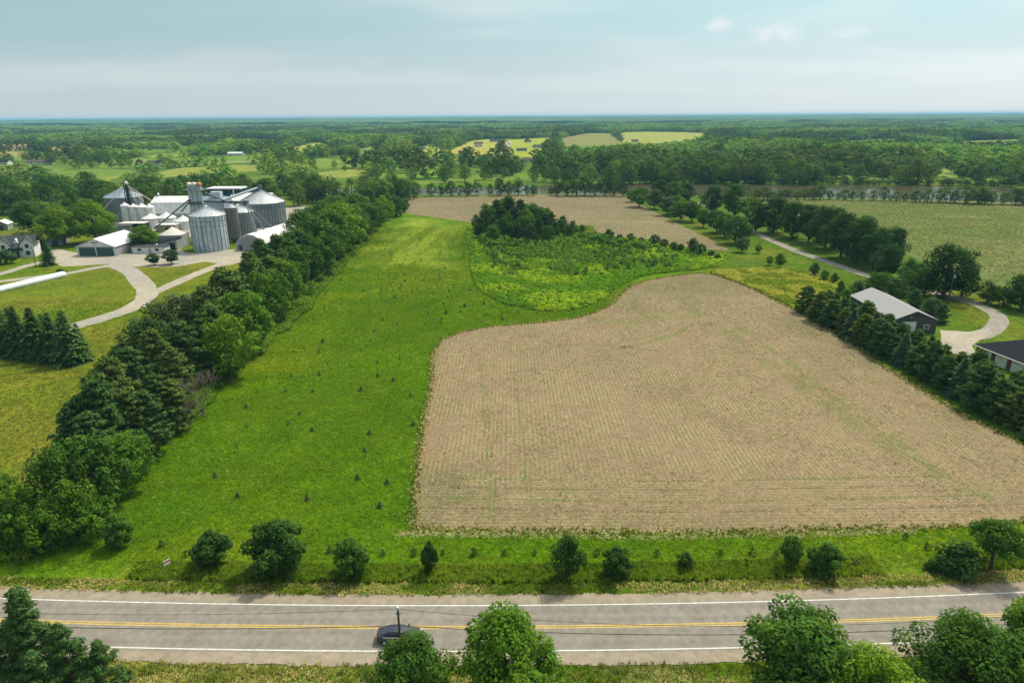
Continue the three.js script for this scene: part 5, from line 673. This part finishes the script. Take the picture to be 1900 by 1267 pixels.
  // farmhouse
  { const o = base('farmhouse', -196.5, -271, 0.32); part('wall', box(12.5, 5.2, 6, 0, -0.1), B.white, o); const rf = part('roof', prism([[-3.5, 5.0], [0, 7.9], [3.5, 5.0], [3.5, 5.2], [0, 8.1], [-3.5, 5.2]], 13.3).rotateY(Math.PI / 2), B.shingleGrey, o);
    for (const x of [-4, 4]) { part('gable_wall', prism([[-2.3, -0.1], [2.3, -0.1], [2.3, 5], [0, 7.6], [-2.3, 5]], 3).translate(x, 0, 3.6), B.white, o); part('gable_roof', prism([[-2.8, 4.5], [0, 7.65], [2.8, 4.5], [2.8, 4.75], [0, 7.9], [-2.8, 4.75]], 6.2).translate(x, 0, 2.3), B.shingleGrey, o); windowOn(o, 1.0, 1.3, x, 3.6, 5.1, 0, B.shingleGrey); windowOn(o, 1.3, 1.4, x, 0.8, 5.1, 0, B.shingleGrey); }
    part('dormer', prism([[-1.1, 5], [1.1, 5], [0, 7.2]], 2).translate(0, 0, 2.4), B.white, o); part('porch_roof', prism([[-2.6, 2.9], [2.6, 2.9], [2.2, 3.9], [-2.2, 3.9]], 3.4).translate(0, 0, 4.6), B.porchGreen, o); for (const x of [-1.5, 1.5]) part('porch_post', box(0.18, 2.9, 0.18, x, 0, 6.0), B.white, o); doorOn(o, 1, 2.1, 0, 3.0, 0, B.greenDoor); part('chimney', box(0.7, 2, 0.7, 2.2, 7, -1), B.brick, o); tag(o, 'white farmhouse with two front gables and a green porch roof', 'house'); top(o); }
  for (const [x, z, w, label] of [[...[[-198.2, -297.3]][0], 9, 'small white roofed outbuilding under the broad bright tree'], [...[[-252.2, -339.8]][0], 7, 'tiny white outbuilding behind the farmhouse trees']]) { const o = base('outbuilding', x, z, 0.3); gabled(o, 6, w, 2.8, 4.4, B.greySheet, B.whiteRoof); doorOn(o, 2.2, 2.2, 0, w / 2, 0, B.greenDoor); tag(o, label, 'outbuilding'); top(o); }
  // white silage bag
  { const a = new THREE.Vector3(-154.8, 0, -232.5), b = new THREE.Vector3(-168, 0, -190), L0 = a.distanceTo(b), o = base('silage_bag', (a.x + b.x) / 2, (a.z + b.z) / 2, Math.atan2(b.x - a.x, b.z - a.z)); const g = new THREE.CapsuleGeometry(1.1, L0 - 2.2, 10, 28, 40).rotateX(Math.PI / 2), p = g.attributes.position; for (let i = 0; i < p.count; i++) { const y = p.getY(i); p.setY(i, Math.max(-0.82, y) + 0.80 + (fbm(p.getZ(i) * 0.9, p.getX(i), 3) - 0.5) * 0.12); } g.computeVertexNormals(); part('bag', g, std({ color: lin(0.66, 0.70, 0.75), roughness: 0.35, specularIntensity: 0.8 }), o); tag(o, 'long white plastic bag lying on the lawn beside the drive', 'silage bag'); top(o); }
  // parked white pickup
  { const o = base('pickup_truck', -150.1, -302.4, 0.2); part('body', [box(1.9, 0.75, 5.3, 0, 0.55), box(1.7, 0.75, 2.0, 0, 1.3, -0.2)], B.white, o); part('windscreen', box(1.55, 0.5, 0.05, 0, 1.42, 0.82), B.glass, o); for (const [x, z] of [[-0.9, 1.7], [0.9, 1.7], [-0.9, -1.7], [0.9, -1.7]]) part('wheel', new THREE.CylinderGeometry(0.4, 0.4, 0.28, 18).rotateZ(Math.PI / 2).translate(x, 0.4, z), B.black, o); for (const x of [-0.7, 0.7]) part('headlight', box(0.35, 0.2, 0.05, x, 0.9, 2.66), B.pale, o); tag(o, 'white pickup truck parked beside the grey scale house', 'pickup'); top(o); }
}
// grey shed and brick garage by the evergreen hedge
{ const o = base('grey_shed', 100.2, -173.4, -0.04); gabled(o, 10.6, 24, 3.5, 5.7, B.boards, std({ color: lin(0.26, 0.26, 0.265), roughness: 0.7, specularIntensity: 0.5, bumpMap: ribMap(3), bumpScale: 0.02 }), 0.3); doorOn(o, 3.2, 3.0, -1.3, 12, 0, B.white, 0.05, 'garage_door'); windowOn(o, 1.2, 0.9, 2.9, 1.2, 12, 0); part('lamp', new THREE.SphereGeometry(0.16, 12, 8).translate(-1.2, 4.2, 12.15), B.pale, o); tag(o, 'long grey board shed with a white garage door behind the hedge', 'shed'); top(o); }
{ const o = base('brick_garage', 111.2, -138.6, 0.16); const w = 12, d = 14; part('wall', box(w, 2.9, d, 0, -0.1), B.brick, o);
  const g = new THREE.BufferGeometry(), a = w / 2 + 0.6, b = d / 2 + 0.6, e = 2.7, r = 5.6, P = [[-a, e, -b], [a, e, -b], [a, e, b], [-a, e, b], [0, r, -1.2], [0, r, 1.2]], F = [[3, 2, 5], [1, 0, 4], [0, 3, 5], [0, 5, 4], [2, 1, 4], [2, 4, 5], [0, 1, 2], [0, 2, 3]]; g.setAttribute('position', new THREE.Float32BufferAttribute(F.flat().flatMap((k) => P[k]), 3)); g.setAttribute('uv', new THREE.Float32BufferAttribute(F.flat().flatMap((k) => [P[k][0] / 6, P[k][2] / 6]), 2)); g.computeVertexNormals(); part('roof', g, B.shingle, o);
  part('gutter', [box(0.14, 0.18, d + 1.3, -a - 0.05, e - 0.1), box(w + 1.3, 0.18, 0.14, 0, e - 0.1, b + 0.05)], B.cream, o); for (const z of [-4.3, -0.2, 3.9]) { const f = doorOn(o, 2.9, 2.3, z, w / 2, -Math.PI / 2, B.white, 0, 'garage_door'); part('panel_line', box(2.7, 0.05, 0.04, 0, 1.15, 0.06), B.pale, f); } doorOn(o, 0.9, 2, 1, d / 2, 0, B.white); windowOn(o, 1.2, 1, -2.5, 1, d / 2, 0); tag(o, 'red brick garage with a black hip roof and three white doors', 'garage'); top(o); }

// houses beyond the river
{
  const walls = { c: B.cream, w: B.white, b: B.brick, g: B.greySheet, l: B.blueGrey }, roofs = { b: B.shingleBrown, g: B.shingleGrey, k: B.shingle, w: B.whiteRoof };
  const list = [[...[[-57.3, -1261.8]][0], 15, 9, 5.4, 8, 'c', 'b', 1.5, 'two storey house with a brown roof in the yellow field'], [...[[-31.4, -1494.7]][0], 26, 10, 3, 5.2, 'g', 'g', 1.6, 'long low grey house behind the two storey house'], [...[[34.4, -1453.3]][0], 14, 11, 3.6, 7.4, 'l', 'k', 0.2, 'dark gabled house on the bright green lawn'], [...[[47.9, -1184.2]][0], 22, 10, 3.2, 5.6, 'w', 'g', 1.35, 'pale bungalow with a grey roof on the bright lawn'], [...[[-7.7, -1020.2]][0], 10, 9, 3.6, 7.2, 'b', 'b', 0.15, 'brick house with a steep white edged gable by the drive'], [...[[23.4, -825.4]][0], 20, 9, 2.8, 5.4, 'c', 'b', 1.55, 'long house with a dark brown roof among the river trees'], [...[[-66.3, -1012.4]][0], 17, 8, 2.8, 4.8, 'c', 'k', 1.6, 'low house with a dark roof at the edge of the yellow field'], [...[[16.8, -1096.4]][0], 16, 7, 2.6, 4.2, 'g', 'g', 1.5, 'grey garden shed between the bungalow and the drive'], [...[[-148.9, -1152.7]][0], 18, 9, 3, 5, 'l', 'g', 1.5, 'bluish house in the small pale field beside the yellow field'], [...[[-141.9, -871.8]][0], 12, 9, 3.6, 6.4, 'w', 'w', 0.5, 'white house among trees across the river'], [...[[-180.7, -834.8]][0], 10, 10, 5, 8, 'l', 'g', 0.3, 'blue grey gabled house among garden trees'], [...[[-90.5, -798.4]][0], 12, 9, 4.4, 7.2, 'b', 'b', 1.2, 'brick house half hidden by garden trees'], [...[[-568, -851]][0], 28, 9, 2.8, 4.6, 'c', 'b', 1.6, 'long brown bungalow among the trees behind the farm'], [...[[-413.2, -818.3]][0], 16, 9, 2.9, 5, 'w', 'b', 1.5, 'white bungalow with a red brown roof by the far road'], [...[[-443, -839.7]][0], 7, 7, 3, 5.5, 'b', 'b', 0.4, 'small brick house beside the white bungalow'], [...[[-396.7, -1021]][0], 22, 8, 2.8, 4.6, 'w', 'w', 1.5, 'long white building in the far pasture'], [...[[-363.3, -1046.3]][0], 12, 8, 2.8, 4.8, 'w', 'g', 1.5, 'small pale house at the end of the far pasture'], [...[[363.2, -1399.2]][0], 14, 10, 3, 5.5, 'c', 'b', 1.2, 'brown roofed house at the edge of the far yellow field'], [...[[247.7, -1418.2]][0], 13, 9, 3, 5.5, 'c', 'b', 1.4, 'house with a tan roof before the far yellow field'], [...[[-607.3, -845]][0], 14, 9, 3, 5.4, 'c', 'k', 1.5, 'dark roofed house at the end of the tan fields'], [...[[1015.2, -1807.9]][0], 30, 14, 4, 7, 'w', 'w', 1.5, 'white building far away in the woods beyond the river']];
  for (const [x, z, w, d, e, r, wm, rm, turn, label] of list) { const o = base('far_house', x, z, turn - Math.PI / 2 + Math.PI / 2); gabled(o, d, w, e, r, walls[wm], roofs[rm], 0.5, 0.2); for (const s of [-1, 1]) for (const k of [-0.28, 0.28]) windowOn(o, 1.4, 1.3, k * w, 1, d / 2, s * Math.PI / 2, B.white); doorOn(o, 1.1, 2.1, 0, d / 2, -Math.PI / 2, B.greenDoor); doorOn(o, 2.6, 2.2, 0, w / 2, 0, B.white); tag(o, label, 'house', 'houses beyond the river'); top(o); }
}

// the car on the road
{
  const o = base('car', -11.9, roadZ(-12) + 1.75, 0); o.position.y = 0.056;
  const paint = new THREE.MeshPhysicalMaterial({ color: lin(0.010, 0.014, 0.032), roughness: 0.3, metalness: 0.4, clearcoat: 1, clearcoatRoughness: 0.05 });
  // cross sections along the length (front at +x): x, half width, sill, belt
  const loft = (rings) => { const pos = [], idx = [], n = rings[0].length; rings.forEach((r) => r.forEach((p) => pos.push(...p))); for (let i = 0; i < rings.length - 1; i++) for (let j = 0; j < n; j++) { const a = i * n + j, b = i * n + (j + 1) % n, c = a + n, d = b + n; idx.push(a, b, c, b, d, c); } for (const [s, f] of [[0, 1], [rings.length - 1, 0]]) { const c0 = pos.length / 3; const m = rings[s].reduce((q, p) => [q[0] + p[0] / n, q[1] + p[1] / n, q[2] + p[2] / n], [0, 0, 0]); pos.push(...m); for (let j = 0; j < n; j++) { const a = s * n + j, b = s * n + (j + 1) % n; f ? idx.push(c0, b, a) : idx.push(c0, a, b); } } const g = new THREE.BufferGeometry(); g.setAttribute('position', new THREE.Float32BufferAttribute(pos, 3)); g.setIndex(idx); g.computeVertexNormals(); return g; };
  const ring = (x, hw, y0, y1, cr) => { const o2 = []; for (let k = 0; k < 16; k++) { const a = k / 16 * 6.2832, cx = Math.cos(a), sy = Math.sin(a), q = (v) => Math.sign(v) * Math.pow(Math.abs(v), cr); o2.push([x, (y0 + y1) / 2 + q(sy) * (y1 - y0) / 2, q(cx) * hw]); } return o2; };
  part('body', loft([ring(-2.38, 0.66, 0.42, 0.86, 0.5), ring(-2.25, 0.80, 0.30, 0.98, 0.42), ring(-1.6, 0.89, 0.22, 1.02, 0.38), ring(-0.6, 0.91, 0.20, 1.00, 0.36), ring(0.6, 0.91, 0.20, 0.97, 0.36), ring(1.4, 0.89, 0.22, 0.92, 0.4), ring(2.05, 0.82, 0.26, 0.82, 0.45), ring(2.36, 0.62, 0.34, 0.70, 0.5)]), paint, o);
  part('glasshouse', loft([ring(-2.0, 0.62, 0.80, 1.00, 0.5), ring(-1.25, 0.68, 0.85, 1.36, 0.5), ring(-0.6, 0.69, 0.85, 1.44, 0.45), ring(0.25, 0.69, 0.85, 1.42, 0.45), ring(0.75, 0.68, 0.85, 1.25, 0.5), ring(1.35, 0.62, 0.80, 0.95, 0.5)]), B.glass, o);
  part('roof', loft([ring(-1.2, 0.56, 1.30, 1.405, 0.6), ring(-0.6, 0.60, 1.36, 1.465, 0.5), ring(0.2, 0.60, 1.35, 1.45, 0.5), ring(0.55, 0.56, 1.28, 1.36, 0.6)]), paint, o);
  for (const s of [-1, 1]) { part('pillar', [rod([-0.35, 0.95, s * 0.80], [-0.32, 1.40, s * 0.60], 0.04), rod([0.62, 0.95, s * 0.74], [0.45, 1.34, s * 0.58], 0.04)], paint, o); part('door_trim', box(2.6, 0.035, 0.02, -0.3, 0.93, s * 0.905), B.pale, o); part('mirror', box(0.16, 0.13, 0.22, 0.85, 0.98, s * 0.98), paint, o); part('taillight', box(0.10, 0.16, 0.34, -2.30, 0.74, s * 0.56), std({ color: lin(0.5, 0.02, 0.015), roughness: 0.3, specularIntensity: 1 }), o); part('headlight', box(0.2, 0.14, 0.34, 2.14, 0.62, s * 0.56), B.pale, o); for (const x of [-1.45, 1.42]) { const wh = part('wheel', new THREE.CylinderGeometry(0.33, 0.33, 0.22, 24).rotateX(Math.PI / 2).translate(x, 0.33, s * 0.82), B.black, o); part('rim', new THREE.CylinderGeometry(0.20, 0.20, 0.02, 20).rotateX(Math.PI / 2).translate(x, 0.33, s * 0.935), B.steel, wh); } }
  tag(o, 'dark blue sedan driving on the road behind the dark maple', 'car'); top(o);
}
// utility poles and wires
function pole(x, z, h, label, group, arm = true, turn = 0) { const o = base('utility_pole', x, z, turn); part('post', new THREE.CylinderGeometry(0.10, 0.15, h + 0.4, 12).translate(0, h / 2 - 0.2, 0), B.wood, o); if (arm) { part('insulator', new THREE.CylinderGeometry(0.09, 0.12, 0.28, 10).translate(0, h + 0.14, 0), B.white, o); part('bracket', box(0.5, 0.1, 0.1, 0, h - 0.5, 0), B.rib, o); } tag(o, label, 'pole', group); return o; }
top(pole(-10.6, -51.6, 9.2, 'wooden utility pole with a white insulator rising in front of the car', null));
{ const o = pole(125.5, -189.5, 9.5, 'utility pole with a grey transformer on the lawn by the curved lane', null); part('transformer', new THREE.CylinderGeometry(0.28, 0.28, 0.9, 14).translate(0.42, 7.9, 0), B.steel, o); top(o); }
{ const o = pole(-189, -310.8, 13, 'tall pole with a white transformer behind the long shed', null); part('transformer', new THREE.CylinderGeometry(0.5, 0.5, 1.4, 14).translate(-0.7, 9.4, 0), B.white, o); top(o); }
for (const [x, z, l] of [[...[[117.4, -301.2]][0], 'wooden pole at the far stretch of the lane'], [...[[120.8, -240.8]][0], 'wooden pole beside the middle of the lane'], [...[[-176.5, -249.4]][0], 'thin wooden pole beside the farmhouse drive'], [...[[93.6, -407]][0], 'pale pole between the river trees and the far crop field']]) top(pole(x, z, 7.6, l, null));
{
  const wire = (a, b, sag, r, label) => { const A = new THREE.Vector3(...a), C = new THREE.Vector3(...b), m = A.clone().lerp(C, 0.5); m.y -= sag * 2; const o = new THREE.Mesh(new THREE.TubeGeometry(new THREE.QuadraticBezierCurve3(A, m, C), 40, r, 5), B.black); o.name = 'overhead_wire'; tag(o, label, 'wire'); top(o); };
  wire([-62, 9.3, -52.4], [-10.6, 9.25, -51.6], 0.8, 0.018, 'upper thin wire strung from the evergreen to the utility pole'); wire([-10.6, 9.25, -51.6], [52, 9.2, -51.0], 1.9, 0.018, 'upper thin wire strung from the utility pole over the maples');
  wire([-62, 8.0, -52.2], [-10.6, 7.4, -51.6], 0.7, 0.032, 'thick lower cable strung from the evergreen to the utility pole'); wire([-10.6, 7.4, -51.6], [52, 8.2, -51.0], 1.4, 0.032, 'thick lower cable strung from the utility pole over the maples');
}
// sign and posts at the roadside
{ const o = base('roadside_sign', -42.1, -70.3, 1.05); for (const x of [-0.42, 0.42]) part('post', box(0.07, 1.5, 0.07, x, -0.1, 0), B.white, o); const p = part('board', box(0.95, 1.0, 0.04, 0, 0.42, 0.06), B.white, o); part('red_band', box(0.95, 0.24, 0.012, 0, 1.05, 0.086), std({ color: lin(0.55, 0.03, 0.05) }), p); part('blue_band', box(0.95, 0.20, 0.012, 0, 0.45, 0.086), std({ color: lin(0.25, 0.34, 0.62) }), p); o.scale.setScalar(0.82); tag(o, 'small white and red sign standing in the ditch grass', 'sign'); top(o); }
for (const [x, dx, l] of [[41.6, 0, 'leaning grey wooden post by the field entrance'], [42.0, 0.3, 'shorter leaning wooden post leaning beside the first']]) { const o = base('wooden_post', x, -69.9 + dx); part('post', new THREE.CylinderGeometry(0.08, 0.09, dx ? 1.5 : 1.8, 10).translate(0, 0.6, 0), B.wood, o); o.rotation.z = 0.55; tag(o, l, 'post'); top(o); }
renderer.render(scene, camera);
